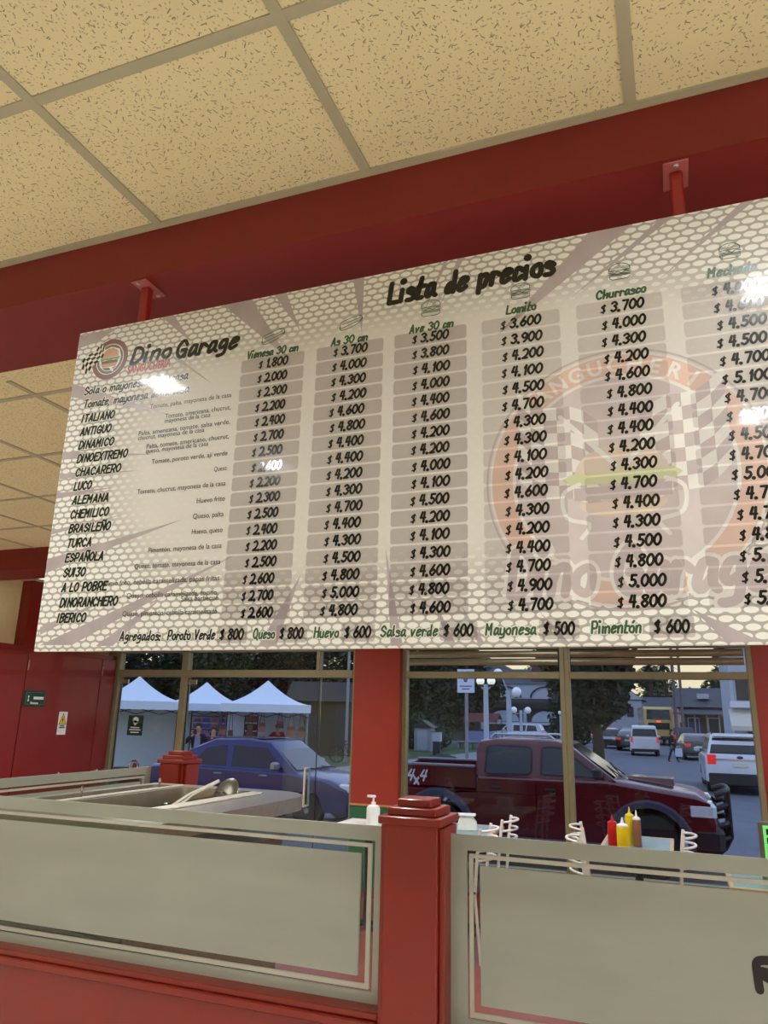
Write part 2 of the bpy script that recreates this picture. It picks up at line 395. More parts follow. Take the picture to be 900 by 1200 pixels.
dd = MB(); dd.box((PIL0-.003, WALLY-.118, pz-.018), (PIL1+.003, WALLY-.1, pz)); struct('trim_1', dd, mat('varnished_wood_strip', (196, 142, 84), .4, nscale=40))
dd = MB(); dd.box((PIL0-.002, WALLY-.108, .05), (PIL1+.002, WALLY-.1, pz-.018)); struct('trim_2', dd, mat('green_wall_dado', (42, 104, 70), .5))
# red pilaster on the left wall above the cabinets
pa = atz(19, 681, CEIL)
py0 = pa.y; ltop = 2.25
struct('trim_3', MB().box((LEFTX, py0, ltop), (LEFTX+.13, py0+.34, CEIL)), REDD)

# ------------------------------------------------------------------ red cupboard along the left wall
t = thing('wall_cupboard', 'tall dark red built-in cupboard with flush doors along the left wall', 'cupboard', (LEFTX+.2, 5.4, 0))
cb = MB(); cb.box((LEFTX, 3.0, .02), (LEFTX+.17, WALLY-.02, ltop)); cb.build('body', REDD, t)
FX = LEFTX+.17
for (a, b) in ((4.7, 5.86), (5.86, 6.93), (6.93, WALLY-.03)):
    d = MB().bbox((FX, a+.006, .1), (FX+.022, b-.006, ltop-.05), .004).build('door', REDD, t)
    if b < 7:
        kp = Vector((FX+.022, b-.18 if b < 6 else b-.47, .98))
    else: kp = Vector((FX+.022, a+.1, .98))
    MB().lathe([(.02, 0), (.02, .012), (.012, .016)], 14, 0, Matrix.Translation(kp) @ Matrix.Rotation(PI/2, 4, 'Y')).build('lock', CHROME, d)
    for hz in (.45, 2.06): MB().tube([(FX+.026, a+.012, hz-.05), (FX+.026, a+.012, hz+.05)], .007, 8).build('hinge', STEEL, d)
def on_left(u, v): return Vector((FX+.026+.012, u, v))
# green plate and warning plate
SX = FX+.022
def lw(px, py):                                          # point on the cupboard door plane
    d = ray(px, py); return d*(SX/d.x)+Vector((0, 0, EYE))
g0, g1 = lw(28.5, 809), lw(50.5, 827)
ya, yb, za, zb = g0.y, g1.y, lw(39, 827.5).z, lw(39, 809.5).z
t = thing('wall_sign', 'green rectangular wall sign with white lettering on the red cupboard door', 'sign', (SX, (ya+yb)/2, (za+zb)/2))
MB().bbox((SX, ya, za), (SX+.018, yb, zb), .003).build('plate', mat('dark_green_plastic', (26, 62, 44), .4), t)
fn = lambda u, v: Vector((SX+.0187, u, v))
sg = MB(); wy, hz = yb-ya, zb-za
for a, b, c, d in ((.06, .94, .1, .115), (.06, .94, .885, .9), (.06, .07, .1, .9), (.93, .94, .1, .9)): sg.poly([fn(ya+wy*p, za+hz*q) for p, q in ((a, c), (b, c), (b, d), (a, d))])
sg.build('border_line', mat('pale_green_print', (120, 150, 128), .5), t, smooth=False)
sg = MB(); sg.poly([fn(ya+wy*p, za+hz*q) for p, q in ((.42, .44), (.9, .44), (.9, .62), (.42, .62))])
for q in (.36, .62): sg.disc(fn(ya+wy*.18, za+hz*q), (0, 1, 0), (0, 0, 1), hz*.07)
sg.poly([fn(ya+wy*p, za+hz*q) for p, q in ((.165, .4), (.195, .4), (.195, .6), (.165, .6))])
write(sg, 'Baños', fn, ya+wy*.3, za+hz*.13, hz*.13, width=wy*.42, wt=1.3) if False else None
for k in range(5): sg.poly([fn(ya+wy*(.3+.075*k+p), za+hz*q) for p, q in ((0, .14), (.06, .14), (.06, .24+.04*(k == 0)), (0, .24+.05*(k == 0)))])
sg.build('white_lettering', WHITE, t, smooth=False)
y0, y1, z0, z1 = lw(68, 845).y, lw(78, 845).y, lw(72, 861).z, lw(72, 834).z
t = thing('warning_sign', 'small white warning sign with a yellow triangle on the red cupboard', 'sign', (SX, (y0+y1)/2, (z0+z1)/2))
MB().bbox((SX, y0, z0), (SX+.004, y1, z1), .001).build('plate', WHITE, t)
fn = lambda u, v: Vector((SX+.0047, u, v)); fn2 = lambda u, v: Vector((SX+.0052, u, v))
hh = z1-z0; yc = (y0+y1)/2; ww = y1-y0
MB().poly([fn(yc-ww*.42, z0+hh*.45), fn(yc+ww*.42, z0+hh*.45), fn(yc, z0+hh*.93)]).build('triangle', mat('signal_yellow', (232, 196, 30), .5), t)
bl = MB()
for a, b in (((yc-ww*.42, z0+hh*.45), (yc+ww*.42, z0+hh*.45)), ((yc+ww*.42, z0+hh*.45), (yc, z0+hh*.93)), ((yc, z0+hh*.93), (yc-ww*.42, z0+hh*.45))): ribbon(bl, [a, b], .006, fn2)
bl.poly([fn2(yc+ww*p, z0+hh*q) for p, q in ((.04, .8), (-.12, .63), (-.02, .63), (-.06, .5), (.1, .67), (0, .67))])
for k, q in enumerate((.36, .29)): bl.poly([fn2(yc+ww*p, z0+hh*(q+r_)) for p, r_ in ((-.26-.06*k, 0), (.26+.06*k, 0), (.26+.06*k, .045), (-.26-.06*k, .045))])
bl.build('black_print', BLACKM, t, smooth=False)

# ------------------------------------------------------------------ windows
FY0, FY1 = WALLY-.015, WALLY+.075
def frame_rect(mb, x0, x1, z0, z1, w_=.05, y0=FY0, y1=FY1, sides='LRTB'):
    if 'L' in sides: mb.bbox((x0, y0, z0), (x0+w_, y1, z1), .004)
    if 'R' in sides: mb.bbox((x1-w_, y0, z0), (x1, y1, z1), .004)
    if 'T' in sides: mb.bbox((x0+w_, y0, z1-w_), (x1-w_, y1, z1), .004)
    if 'B' in sides: mb.bbox((x0+w_, y0, z0), (x1-w_, y1, z0+w_), .004)
XM = at(664, 850, WALLY).x
TR0, TR1 = at(570, 795, FY0).z, at(570, 787, FY0).z
SHUT = mat('galvanised_shutter', (146, 142, 118), .32, .6, var=.1, nscale=8)
for n, (x0, x1) in enumerate(((PIL1, XM), (XM, RP0))):
    fr = MB(); frame_rect(fr, x0, x1, SILL, HEAD, .045); fr.bbox((x0+.045, FY0, TR0), (x1-.045, FY1, TR1), .004)
    wn = struct('window_%d' % (n+1), fr, BRONZE)
    MB().box((x0+.04, WALLY+.03, SILL+.04), (x1-.04, WALLY+.036, TR0+.005)).build('pane', PANE, wn, smooth=False)
    MB().box((x0+.04, WALLY+.03, TR1-.005), (x1-.04, WALLY+.036, HEAD-.04)).build('pane', PANE, wn, smooth=False)
    sh = MB(); z = HEAD+.02
    while z > TR1+.09:
        rr = [(math.sin(a)*.016, math.cos(a)*.033) for a in [PI*k/6 for k in range(7)]]
        sh.loft([[(x, WALLY-.002+.024-p, z-.036+q) for p, q in rr] for x in (x0+.06, x1-.06)]); z -= .074
    o = sh.build('roller_shutter', SHUT); tag(o, 'partly lowered slatted metal roller shutter behind the %s of the right-hand windows' % ('left pane' if n == 0 else 'right pane'), 'shutter')
DX0, DX1, DX2 = at(132, 850, WALLY).x, at(211, 850, WALLY).x, at(370, 850, WALLY).x
LT0, LT1 = at(300, 793.5, FY0).z, at(300, 785, FY0).z
fr = MB(); frame_rect(fr, LEFTX+.17, PIL0, 0, HEAD, .055, sides='R'); fr.bbox((DX0-.16, FY0, 0), (DX0+.02, FY1, HEAD), .004)
fr.bbox((DX0+.02, FY0, HEAD-.05), (PIL0-.055, FY1, HEAD), .004); fr.bbox((DX1-.04, FY0, 0), (DX1+.04, FY1, HEAD), .004)
fr.bbox((DX0+.02, FY0-.004, LT0), (PIL0-.055, FY1+.004, LT1), .004); fr.bbox((DX2-.02, FY0+.002, LT1), (DX2+.02, FY1-.002, HEAD-.05), .003)
w3 = struct('window_3', fr, BRONZE)
for (a, b, c, d) in ((DX0+.02, DX1-.04, LT1, HEAD-.05), (DX1+.04, PIL0-.055, LT1, HEAD-.05), (DX2+.03, PIL0-.055, .03, LT0)):
    MB().box((a, WALLY+.03, c), (b, WALLY+.036, d)).build('pane', PANE, w3, smooth=False)
def glass_door(n, a, b, hx, y):
    d = MB().box((a, y, .02), (b, y+.010, LT0-.01)); o = struct('door_%d' % n, d, glass('door_glass', (.80, .86, .88), .08))
    for xx in (a, b): MB().box((xx-.004, y-.001, .02), (xx+.004, y+.011, LT0-.012)).build('glass_edge', mat('dark_glass_edge', (24, 34, 32), .3), o, smooth=False)
    for s_ in (-1, 1):
        yy = y+.005+s_*.05
        MB().tube([(hx, y+.005, .75)]+[(hx, yy, .75), (hx, yy, .77), (hx, yy, 1.09), (hx, yy, 1.11)]+[(hx, y+.005, 1.11)], .012, 10).build('handle', mat('ivory_bar_handle', (205, 196, 178), .3), o)
    for zz in (.06, LT0-.08): MB().box((b-.1 if hx < (a+b)/2 else a, y-.006, zz), (b if hx < (a+b)/2 else a+.1, y+.016, zz+.05)).build('hinge_plate', STEEL, o, smooth=False)
    return o
glass_door(1, DX1+.045, DX2+.01, DX2-.09, WALLY+.028)
d2 = glass_door(2, DX0+.03, DX1-.045, DX1-.16, WALLY+.03)
q = at(157.5, 897, WALLY)
MB().tube([(q.x+.055*math.cos(a*PI/10), WALLY-.01, q.z+.055*math.sin(a*PI/10)) for a in range(21)], .013, 8, 0, False).build('lock_ring', CHROME, d2)
MB().lathe([(.03, 0), (.03, .03)], 14, 0, Matrix.Translation((q.x, WALLY+.03, q.z)) @ Matrix.Rotation(PI/2, 4, 'X')).build('lock', CHROME, d2)
sy = WALLY+.022
c0, c1 = at(151, 838, sy), at(166, 862, sy)
t = thing('door_sign', 'green face mask notice stuck to the left glass door', 'sign', ((c0.x+c1.x)/2, sy, (c0.z+c1.z)/2))
x0, x1, z0, z1 = c0.x, c1.x, c1.z, c0.z
MB().box((x0, sy, z0), (x1, sy+.003, z1)).build('plate', mat('dark_green_vinyl', (34, 66, 52), .5), t, smooth=False)
fn = lambda u, v: Vector((x0+(x1-x0)*u, sy-.001, z0+(z1-z0)*v)); wsg = MB()
wsg.poly([fn(.5+.2*math.cos(a*PI/10), .76+.16*math.sin(a*PI/10)) for a in range(20)])
wsg.poly([fn(*p) for p in ((.34, .62), (.5, .48), (.66, .62), (.66, .74), (.34, .74))])
for k, (p, q) in enumerate(((.2, .36), (.12, .25), (.22, .12))): wsg.poly([fn(a, b) for a, b in ((p, q), (1-p, q), (1-p, q+.055), (p, q+.055))])
wsg.build('white_print', WHITE, t, smooth=False)
fn2 = lambda u, v: Vector((x0+(x1-x0)*u, sy-.002, z0+(z1-z0)*v))
MB().poly([fn2(.5+.1*math.cos(a*PI/6), .69+.05*math.sin(a*PI/6)) for a in range(12)]).build('black_print', BLACKM, t, smooth=False)

# far ceiling light
l0 = atz(50, 670.5, CEIL)
t = thing('ceiling_light', 'bright white square ceiling light at the far left', 'lamp', (l0.x, l0.y, CEIL-.012))
MB().bbox((l0.x-.2, l0.y-.2, CEIL-.03), (l0.x+.3, l0.y+.2, CEIL-.0045), .004).build('frame', WHITE, t)
MB().box((l0.x-.18, l0.y-.18, CEIL-.034), (l0.x+.28, l0.y+.18, CEIL-.029)).build('diffuser', mat('lit_diffuser', (255, 250, 235), .5, emit=(255, 244, 220), estr=2.2), t, smooth=False)

# ================================================================== PRICE BOARD
YB = 1.425
B0 = at(66, 580, YB).x; BX1 = .42; BZ1 = at(500, 310, YB).z; BZ0 = at(460, 759.5, YB).z
board = thing('menu_board', 'large hanging sandwich price board with rows of handwritten style prices', 'sign', (-.5, YB, BZ0))
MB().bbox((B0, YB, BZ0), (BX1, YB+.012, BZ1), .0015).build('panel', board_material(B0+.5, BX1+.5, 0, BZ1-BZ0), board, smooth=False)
def bp(e): return lambda u, v: Vector((u, YB-e, v))
def P(px, py): q = at(px, py, YB); return (q.x, q.z)
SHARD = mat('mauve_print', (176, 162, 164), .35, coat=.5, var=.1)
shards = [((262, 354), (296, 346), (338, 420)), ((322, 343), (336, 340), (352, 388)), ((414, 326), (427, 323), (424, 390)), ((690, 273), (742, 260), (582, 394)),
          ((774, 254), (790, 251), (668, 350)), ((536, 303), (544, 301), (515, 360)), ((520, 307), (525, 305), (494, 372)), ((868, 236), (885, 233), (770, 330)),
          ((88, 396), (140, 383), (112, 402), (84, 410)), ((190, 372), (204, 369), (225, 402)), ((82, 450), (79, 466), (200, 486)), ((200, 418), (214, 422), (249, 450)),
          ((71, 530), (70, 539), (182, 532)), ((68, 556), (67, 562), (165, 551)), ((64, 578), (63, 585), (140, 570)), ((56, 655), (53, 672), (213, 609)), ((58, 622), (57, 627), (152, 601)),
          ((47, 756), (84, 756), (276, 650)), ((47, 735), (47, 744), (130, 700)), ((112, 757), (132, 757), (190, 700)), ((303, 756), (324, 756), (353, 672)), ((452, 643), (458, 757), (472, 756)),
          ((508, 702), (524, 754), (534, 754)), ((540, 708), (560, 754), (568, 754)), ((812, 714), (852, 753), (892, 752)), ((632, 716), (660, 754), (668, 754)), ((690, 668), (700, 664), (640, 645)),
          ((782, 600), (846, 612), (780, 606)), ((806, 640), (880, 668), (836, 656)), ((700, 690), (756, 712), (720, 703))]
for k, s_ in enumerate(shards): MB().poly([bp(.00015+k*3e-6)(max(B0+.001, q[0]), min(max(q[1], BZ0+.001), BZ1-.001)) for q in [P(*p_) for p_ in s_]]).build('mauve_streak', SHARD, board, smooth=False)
# pale emblem behind the prices
ex, ez = P(728, 556); ER = ex-P(570, 560)[0]
def ringpoly(mb, r0, r1, e, n=64, a0=0, a1=2*PI):
    for k in range(n):
        a, b = a0+(a1-a0)*k/n, a0+(a1-a0)*(k+1)/n
        mb.poly([bp(e)(ex+r_*math.cos(t_), ez+r_*math.sin(t_)) for r_, t_ in ((r0, a), (r1, a), (r1, b), (r0, b))])
em = {k: MB() for k in ('fill', 'band', 'white', 'mauve', 'bun', 'leaf')}
em['fill'].poly([bp(.00026)(ex+ER*.8*math.cos(a*PI/32), ez+ER*.8*math.sin(a*PI/32)) for a in range(64)])
ringpoly(em['band'], ER*.79, ER*.965, .00028); ringpoly(em['mauve'], ER*.985, ER, .00028); ringpoly(em['white'], ER*.77, ER*.795, .0003); ringpoly(em['white'], ER*.955, ER*.972, .0003)
arcR = ER*.82
for i, ch in enumerate('SANGUCHERIA'):
    a = math.radians(138-i*9.6); ca, sa = math.cos(a-PI/2), math.sin(a-PI/2); cx_, cz_ = ex+arcR*math.cos(a), ez+arcR*math.sin(a)
    font_text(em['white'], ch, bp(.00032), 0, 0, ER*.165, 'CENTER', .0012, bend=lambda x, y: bp(.00032)(cx_+x*ca-y*sa, cz_+x*sa+y*ca))
for sgn in (-1, 1):
    for i in range(6):
        for j in range(7):
            def q(a, b):
                u = .14+a*.095; v = .42-b*.105+.05*math.sin(a*1.1)+a*.05
                return (ex+sgn*ER*u*1.05, ez+ER*(v+.02))
            (em['white'] if (i+j) % 2 else em['mauve']).poly([bp(.00034)(*q(a, b)) for a, b in ((i, j), (i+1, j), (i+1, j+1), (i, j+1))])
    ribbon(em['white'], [(ex+sgn*ER*.42, ez+ER*.50), (ex+sgn*ER*.04, ez+ER*.08)], ER*.035, bp(.00036))
    ribbon(em['white'], smooth_pts([(ex+sgn*ER*.3, ez-ER*.05), (ex+sgn*ER*.42, ez-ER*.12), (ex+sgn*ER*.4, ez-ER*.3), (ex+sgn*ER*.24, ez-ER*.36), (ex+sgn*ER*.3, ez-ER*.46)]), ER*.03, bp(.00036))
def half_round(mb, w_, z0_, h, e, up=True):
    pts = [(-w_, 0)]+[(-w_*math.cos(a*PI/12), h*math.sin(a*PI/12)) for a in range(1, 12)]+[(w_, 0)]
    mb.poly([bp(e)(ex+x, ez+z0_+(z if up else -z)) for x, z in pts])
half_round(em['bun'], ER*.33, ER*.02, ER*.22, .00038); half_round(em['bun'], ER*.31, -ER*.2, ER*.12, .00038, False)
em['leaf'].poly([bp(.0004)(ex+x*ER, ez+z*ER) for x, z in ((-.42, -.01), (-.36, .03), (.36, .03), (.42, -.01), (.36, -.06), (-.36, -.06))])
em['mauve'].poly([bp(.0004)(ex+x*ER, ez+z*ER) for x, z in ((-.34, -.08), (.34, -.08), (.34, -.18), (-.34, -.18))])
u0, v0 = P(596, 696); u1, _ = P(905, 640)
for wt_, k_, e_ in ((2.6, 'white', .00036), (1.45, 'mauve', .00052)): write(em[k_], 'Dino Garage', bp(e_), u0, v0-.004, .085, u1-u0, wt_, .2)
wm = em['fill'].build('pale_emblem', mat('pale_mauve_print', (208, 197, 196), .35, coat=.5), board, smooth=False)
for k, nm, c in (('band', 'emblem_band', (224, 192, 176)), ('white', 'emblem_outlines', (230, 227, 222)), ('mauve', 'emblem_shading', (195, 181, 181)), ('bun', 'emblem_bun', (220, 204, 188)), ('leaf', 'emblem_lettuce', (208, 212, 168))):
    em[k].build(nm, mat(nm, c, .35, coat=.5), wm, smooth=False)
# translucent price cells
def cell_mat(name, alpha):
    m = bpy.data.materials.new(name); m.use_nodes = True; t_ = m.node_tree; pb = t_.nodes['Principled BSDF']
    pb.inputs['Base Color'].default_value = lin((150, 130, 127))+(1,); pb.inputs['Roughness'].default_value = .35; pb.inputs['Alpha'].default_value = alpha; return m
CELL = cell_mat('translucent_mauve_cell', .30); CELL2 = cell_mat('faint_mauve_cell', .19)
INK = mat('glossy_black_ink', (7, 8, 8), .2, coat=.9, spec=.2); GREEN = mat('green_ink', (46, 84, 50), .3, coat=.5); DGREEN = mat('dark_green_ink', (10, 32, 22), .3, coat=.5, spec=.25)
HALO = mat('pale_letter_outline', (226, 222, 212), .35, coat=.5)
R1, R17 = P(320, 424.5)[1], P(304, 717.5)[1]
def rowz(i): return R1+(R17-R1)*i/16
PITCHZ = (R1-R17)/16
def rrect(x0, x1, z0, z1, r, n=4):
    o = []
    for cx_, cz_, a in ((x1-r, z1-r, 0), (x0+r, z1-r, 90), (x0+r, z0+r, 180), (x1-r, z0+r, 270)):
        o += [(cx_+r*math.cos(math.radians(a+90*k/n)), cz_+r*math.sin(math.radians(a+90*k/n))) for k in range(n+1)]
    return o
cols = [('Vienesa 30 cm', (284, 356), (304, 338), (320, 411), 60, (320, 394), 'hotdog', '1.800 2.000 2.300 2.200 2.400 2.700 2.500 2.600 2.200 2.300 2.500 2.400 2.200 2.500 2.600 2.700 2.600'),
        ('As 30 cm', (371, 449), (390, 430), (410, 397), 43, (411, 378), 'hotdog', '3.700 4.000 4.300 4.200 4.600 4.800 4.400 4.400 4.200 4.300 4.700 4.400 4.300 4.500 4.800 5.000 4.800'),
        ('Ave 30 cm', (462, 547), (484, 527), (506, 381.5), 52, (505, 361), 'burger', '3.500 3.800 4.100 4.000 4.400 4.600 4.200 4.200 4.000 4.100 4.500 4.200 4.100 4.300 4.600 4.800 4.600'),
        ('Lomito', (565, 658), (587, 635), (611, 360), 36, (610, 341), 'burger', '3.600 3.900 4.200 4.100 4.500 4.700 4.300 4.300 4.100 4.200 4.600 4.300 4.200 4.400 4.700 4.900 4.700'),
        ('Churrasco', (678, 782), (703, 755), (728, 341), 60, (726, 318), 'burger', '3.700 4.000 4.300 4.200 4.600 4.800 4.400 4.400 4.200 4.300 4.700 4.400 4.300 4.500 4.800 5.000 4.800'),
        ('Mechada', (805, 925), (833, 892), (858, 315), 60, (855, 294), 'burger', '4.000 4.600 4.500 4.500 4.700 5.100 4.700 4.700 4.500 4.700 5.000 4.700 4.700 4.800 5.100 5.300 5.100')]
def icon(kind, mb, c, s_):
    def rb(pts, sm=True, w_=.0016): ribbon(mb, [(c[0]+x*s_, c[1]+y*s_) for x, y in (smooth_pts(pts) if sm else pts)], w_, bp(.0009))
    if kind == 'burger':
        rb([(-1, .12), (-.95, .5), (-.5, .82), (0, .9), (.5, .82), (.95, .5), (1, .12)]); rb([(-1, .12), (1, .12)], False)
        rb([(-1.05, -.02), (-.6, -.2), (-.2, 0), (.2, -.22), (.6, 0), (1.05, -.1)]); rb([(-1, -.3), (1, -.3)], False)
        rb([(-1, -.45), (1, -.45), (.95, -.75), (.7, -.88), (-.7, -.88), (-.95, -.75), (-1, -.45)], False)
        for x, y in ((-.4, .55), (0, .65), (.4, .52), (-.15, .42), (.25, .38)): rb([(x-.05, y), (x+.05, y+.02)], False, .0012)
    else:
        rb([(-1, -.3), (-.9, .1), (-.4, .3), (.4, .5), (.95, .55), (1.1, .3), (.9, .05), (.3, -.1), (-.5, -.35), (-.9, -.45), (-1, -.3)])
        rb([(-1.05, -.35), (-.9, -.62), (-.3, -.6), (.5, -.3), (1.05, .05), (1.15, .3)]); rb([(-.8, -.1), (.8, .3)], False)
for nm, cx_, px_, hd, hw, ic, kind, pr in cols:
    c0, c1 = P(cx_[0], 420)[0], P(cx_[1], 420)[0]
    if nm == 'Mechada': c1 = min(c1, BX1-.02)
    if nm == 'Vienesa 30 cm': c0, c1 = P(283, 430)[0], P(356, 430)[0]
    ce = MB(); le = MB()
    for i, s_ in enumerate(pr.split()):
        z = rowz(i); ce.poly([bp(.0007)(a, b) for a, b in rrect(c0, c1, z-PITCHZ*.44, z+PITCHZ*.44, .006)])
        jit = random.uniform(-.002, .002); d0, d1 = P(px_[0], hd[1]+14)[0]+jit, P(px_[1], hd[1]+14)[0]+jit
        ww = d1-d0; caph = .0208
        write(le, '$', bp(.00085), d0, z-caph*.55, caph*.9, ww*.15, 1.25, .2); write(le, s_, bp(.00085), d0+ww*.235, z-caph*.5, caph, ww*.765, 1.65, .2)
    c = ce.build('price_column', CELL if px_[0] < 580 else CELL2, board, smooth=False); le.build('price_lettering', INK, c, smooth=False)
    hb = MB(); u, v = P(*hd); u2 = P(hd[0]-hw/2, hd[1])[0]; u3 = P(hd[0]+hw/2, hd[1])[0]
    write(hb, nm, bp(.0008), u2, v-.011, .019, u3-u2, 1.65, .2); hb.build('heading_lettering', GREEN, c, smooth=False)
    ib = MB(); s_ = (P(ic[0]+11, ic[1])[0]-P(ic[0]-11, ic[1])[0])/2*(1.1 if kind == 'hotdog' else 1.0)*(1+.12*(ic[0] > 700))
    icon(kind, ib, P(*ic), s_); ib.build('food_icon', GREEN, c, smooth=False)
# names of the sandwiches and what is in them
names = [('Sola o mayonesa de la casa', 99, 219, 468), ('Tomate, mayonesa de la casa', 98, 220, 484), ('ITALIANO', 96, 134, 0), ('ANTIGUO', 94, 130, 0), ('DINAMICO', 92, 133, 0), ('DINOEXTREMO', 90, 149, 0),
         ('CHACARERO', 88, 141, 0), ('LUCO', 86, 107, 0), ('ALEMANA', 84, 127, 0), ('CHEMILICO', 82, 127, 0), ('BRASILEÑO', 80, 129, 0), ('TURCA', 78, 107, 0), ('ESPAÑOLA', 76, 121, 0), ('SUIZO', 74, 100, 0),
         ('A LO POBRE', 72, 125, 0), ('DINORANCHERO', 70, 138, 0), ('IBERICO', 67, 101, 0)]
for i, (s_, a, b, _) in enumerate(names):
    z = rowz(i)+(.004 if i < 2 else 0); py = 460+16.7*i
    u0 = P(a, py)[0]; u1 = P(b, py)[0]; ch = .0205 if i > 1 else .022
    h = MB(); write(h, s_, bp(.0006), u0, z-ch/2, ch, u1-u0, 2.6, .2); h = h.build('item_name', HALO, board, smooth=False)
    l = MB(); write(l, s_, bp(.0008), u0, z-ch/2, ch, u1-u0, 1.75 if i > 1 else 1.35, .2); l.build('name_lettering', DGREEN, h, smooth=False)
ings = {2: ['Tomate, palta, mayonesa de la casa'], 3: ['Tomate, americana, chucrut,', 'mayonesa de la casa'], 4: ['Palta, americana, tomate, salsa verde,', 'chucrut, mayonesa de la casa'],
        5: ['Palta, tomate, americano, chucrut,', 'queso, mayonesa de la casa'], 6: ['Tomate, poroto verde, ají verde'], 7: ['Queso'], 8: ['Tomate, chucrut, mayonesa de la casa'], 9: ['Huevo frito'], 10: ['Queso, palta'],
        11: ['Huevo, queso'], 12: ['Pimentón, mayonesa de la casa'], 13: ['Queso, tomate, mayonesa de la casa'], 14: ['Huevo frito, cebolla caramelizada, papas fritas'], 15: ['Queso, cebolla caramelizada, tocino,', 'Salsa barbecue'],
        16: ['Queso, pimentón, cebolla caramelizada']}
THIN = mat('grey_small_print', (66, 60, 58), .35, coat=.4)
for i, ls in ings.items():
    mb = MB(); ue = P(271-1.15*(i-2), 467+17.3*(i-2))[0]; wch = .0077
    for k, s_ in enumerate(ls):
        z = rowz(i)+(.006 if len(ls) == 1 else .011)-.0125*k-.006
        wd_ = wch*len(s_)*.92
        if k == 0: us = ue-wd_
        font_text(mb, s_, bp(.0008), (us if (k == 0 or i < 10) else ue-wd_), z, .0175, 'LEFT', .0001, 0, wd_)
    mb.build('ingredient_lettering', THIN, board, smooth=False)
# title, extras line
ti = MB(); u0, v0 = P(455, 350); u1, _ = P(651, 316); write(ti, 'Lista de precios', bp(.0009), u0, P(550, 332)[1]-.014, .050, u1-u0, 1.75, .18)
ti.build('title_lettering', INK, board, smooth=False)
zx = P(470, 740)[1]-.0095
for s_, a, b, pr, c_, d_ in (('Agregados:', 141, 190, None, 0, 0), ('Poroto Verde', 197, 253, '$ 800', 258, 286), ('Queso', 297, 323, '$ 800', 328, 356), ('Huevo', 368, 398, '$ 600', 404, 435), ('Salsa verde', 446, 514, '$ 600', 520, 555),
                            ('Mayonesa', 569, 629, '$ 500', 637, 674), ('Pimentón', 693, 753, '$ 600', 767, 809)):
    u0, u1 = P(a, 742)[0], P(b, 742)[0]
    h = MB(); write(h, s_, bp(.0006), u0, zx, .021, u1-u0, 2.7, .15); h = h.build('extra_name', HALO, board, smooth=False)
    l = MB(); write(l, s_, bp(.0008), u0, zx, .021, u1-u0, 1.35, .15); l.build('name_lettering', GREEN if pr and a > 290 else DGREEN, h, smooth=False)
    if pr:
        p0, p1 = P(c_, 742)[0], P(d_, 742)[0]
        e_ = MB().poly([bp(.0007)(x, z) for x, z in rrect(p0-.008, p1+.008, zx-.010, zx+.028, .005)]).build('extra_price', CELL, board, smooth=False)
        l = MB(); write(l, pr, bp(.00085), p0, zx-.001, .022, p1-p0, 1.4, .18); l.build('price_lettering', INK, e_, smooth=False)
# emblem, shop lettering
lx, lz = P(129, 421); LR = (P(150, 415)[0]-P(108, 427)[0])/2
lg = {k: MB() for k in ('ring', 'disc', 'white', 'black', 'bun', 'leaf', 'meat')}
def circ(mb, r, e, sq=1.0, n=40): mb.poly([bp(e)(lx+r*math.cos(2*PI*a/n), lz+r*sq*math.sin(2*PI*a/n)) for a in range(n)])
circ(lg['ring'], LR, .0006); circ(lg['white'], LR*.77, .00064); circ(lg['disc'], LR*.73, .00068); circ(lg['white'], LR*.6, .00071); circ(lg['disc'], LR*.565, .00074)
def lp(mb, pts, e): mb.poly([bp(e)(lx+x*LR, lz+y*LR) for x, y in pts])
lp(lg['white'], [(-.58, -.02), (-.5, .45), (0, .62), (.5, .45), (.62, .05), (.5, -.35), (.2, -.45), (.3, -.62), (.2, -.64), (0, -.42), (-.45, -.4)], .00077)
lp(lg['bun'], [(-.48, .1), (-.42, .38), (-.15, .54), (.15, .54), (.42, .38), (.48, .1)], .0008); lp(lg['leaf'], [(-.56, .08), (.58, .08), (.5, -.06), (.2, -.02), (0, -.1), (-.25, -.02), (-.5, -.06)], .00083)
lp(lg['meat'], [(-.46, -.06), (.46, -.06), (.46, -.2), (-.46, -.2)], .00081); lp(lg['bun'], [(-.46, -.2), (.46, -.2), (.38, -.38), (-.38, -.38)], .0008)
for i in range(7):
    for j in range(5):
        def q(a, b):
            s_ = a/7; k_ = b/5; w_ = .1*math.sin(s_*6.3); return (-.67-1.03*s_+k_*(.34+.21*s_)+w_, 1.0-1.1*s_-k_*(.45+.15*s_)-w_)
        lp(lg['black'] if (i+j) % 2 else lg['white'], [q(a, b) for a, b in ((i, j), (i+1, j), (i+1, j+1), (i, j+1))], .0009)
em_ = lg['ring'].build('emblem', mat('brown_red_print', (120, 66, 52), .35, coat=.4), board, smooth=False)
for k, nm, m_ in (('disc', 'emblem_disc', mat('grey_green_print', (92, 94, 84), .35)), ('white', 'emblem_outline', mat('white_print', (224, 218, 206), .35)), ('black', 'checkered_flag', INK), ('bun', 'bun', mat('bun_print', (196, 142, 100), .35)), ('leaf', 'lettuce', mat('leaf_print', (96, 138, 76), .35)), ('meat', 'patty', mat('patty_print', (112, 62, 46), .35))):
    lg[k].build(nm, m_, em_, smooth=False)
lt = MB(); u0 = P(153, 424)[0]; u1 = P(202, 420)[0]; zb_ = P(176, 421)[1]
write(lt, 'Dino', bp(.0009), u0, zb_-.003, .042, u1-u0, 1.55, .22); u0 = P(206, 415)[0]; u1 = P(281, 400)[0]; write(lt, 'Garage', bp(.0009), u0, zb_-.010, .046, u1-u0, 1.55, .22)
lt.build('shop_lettering', INK, board, smooth=False)
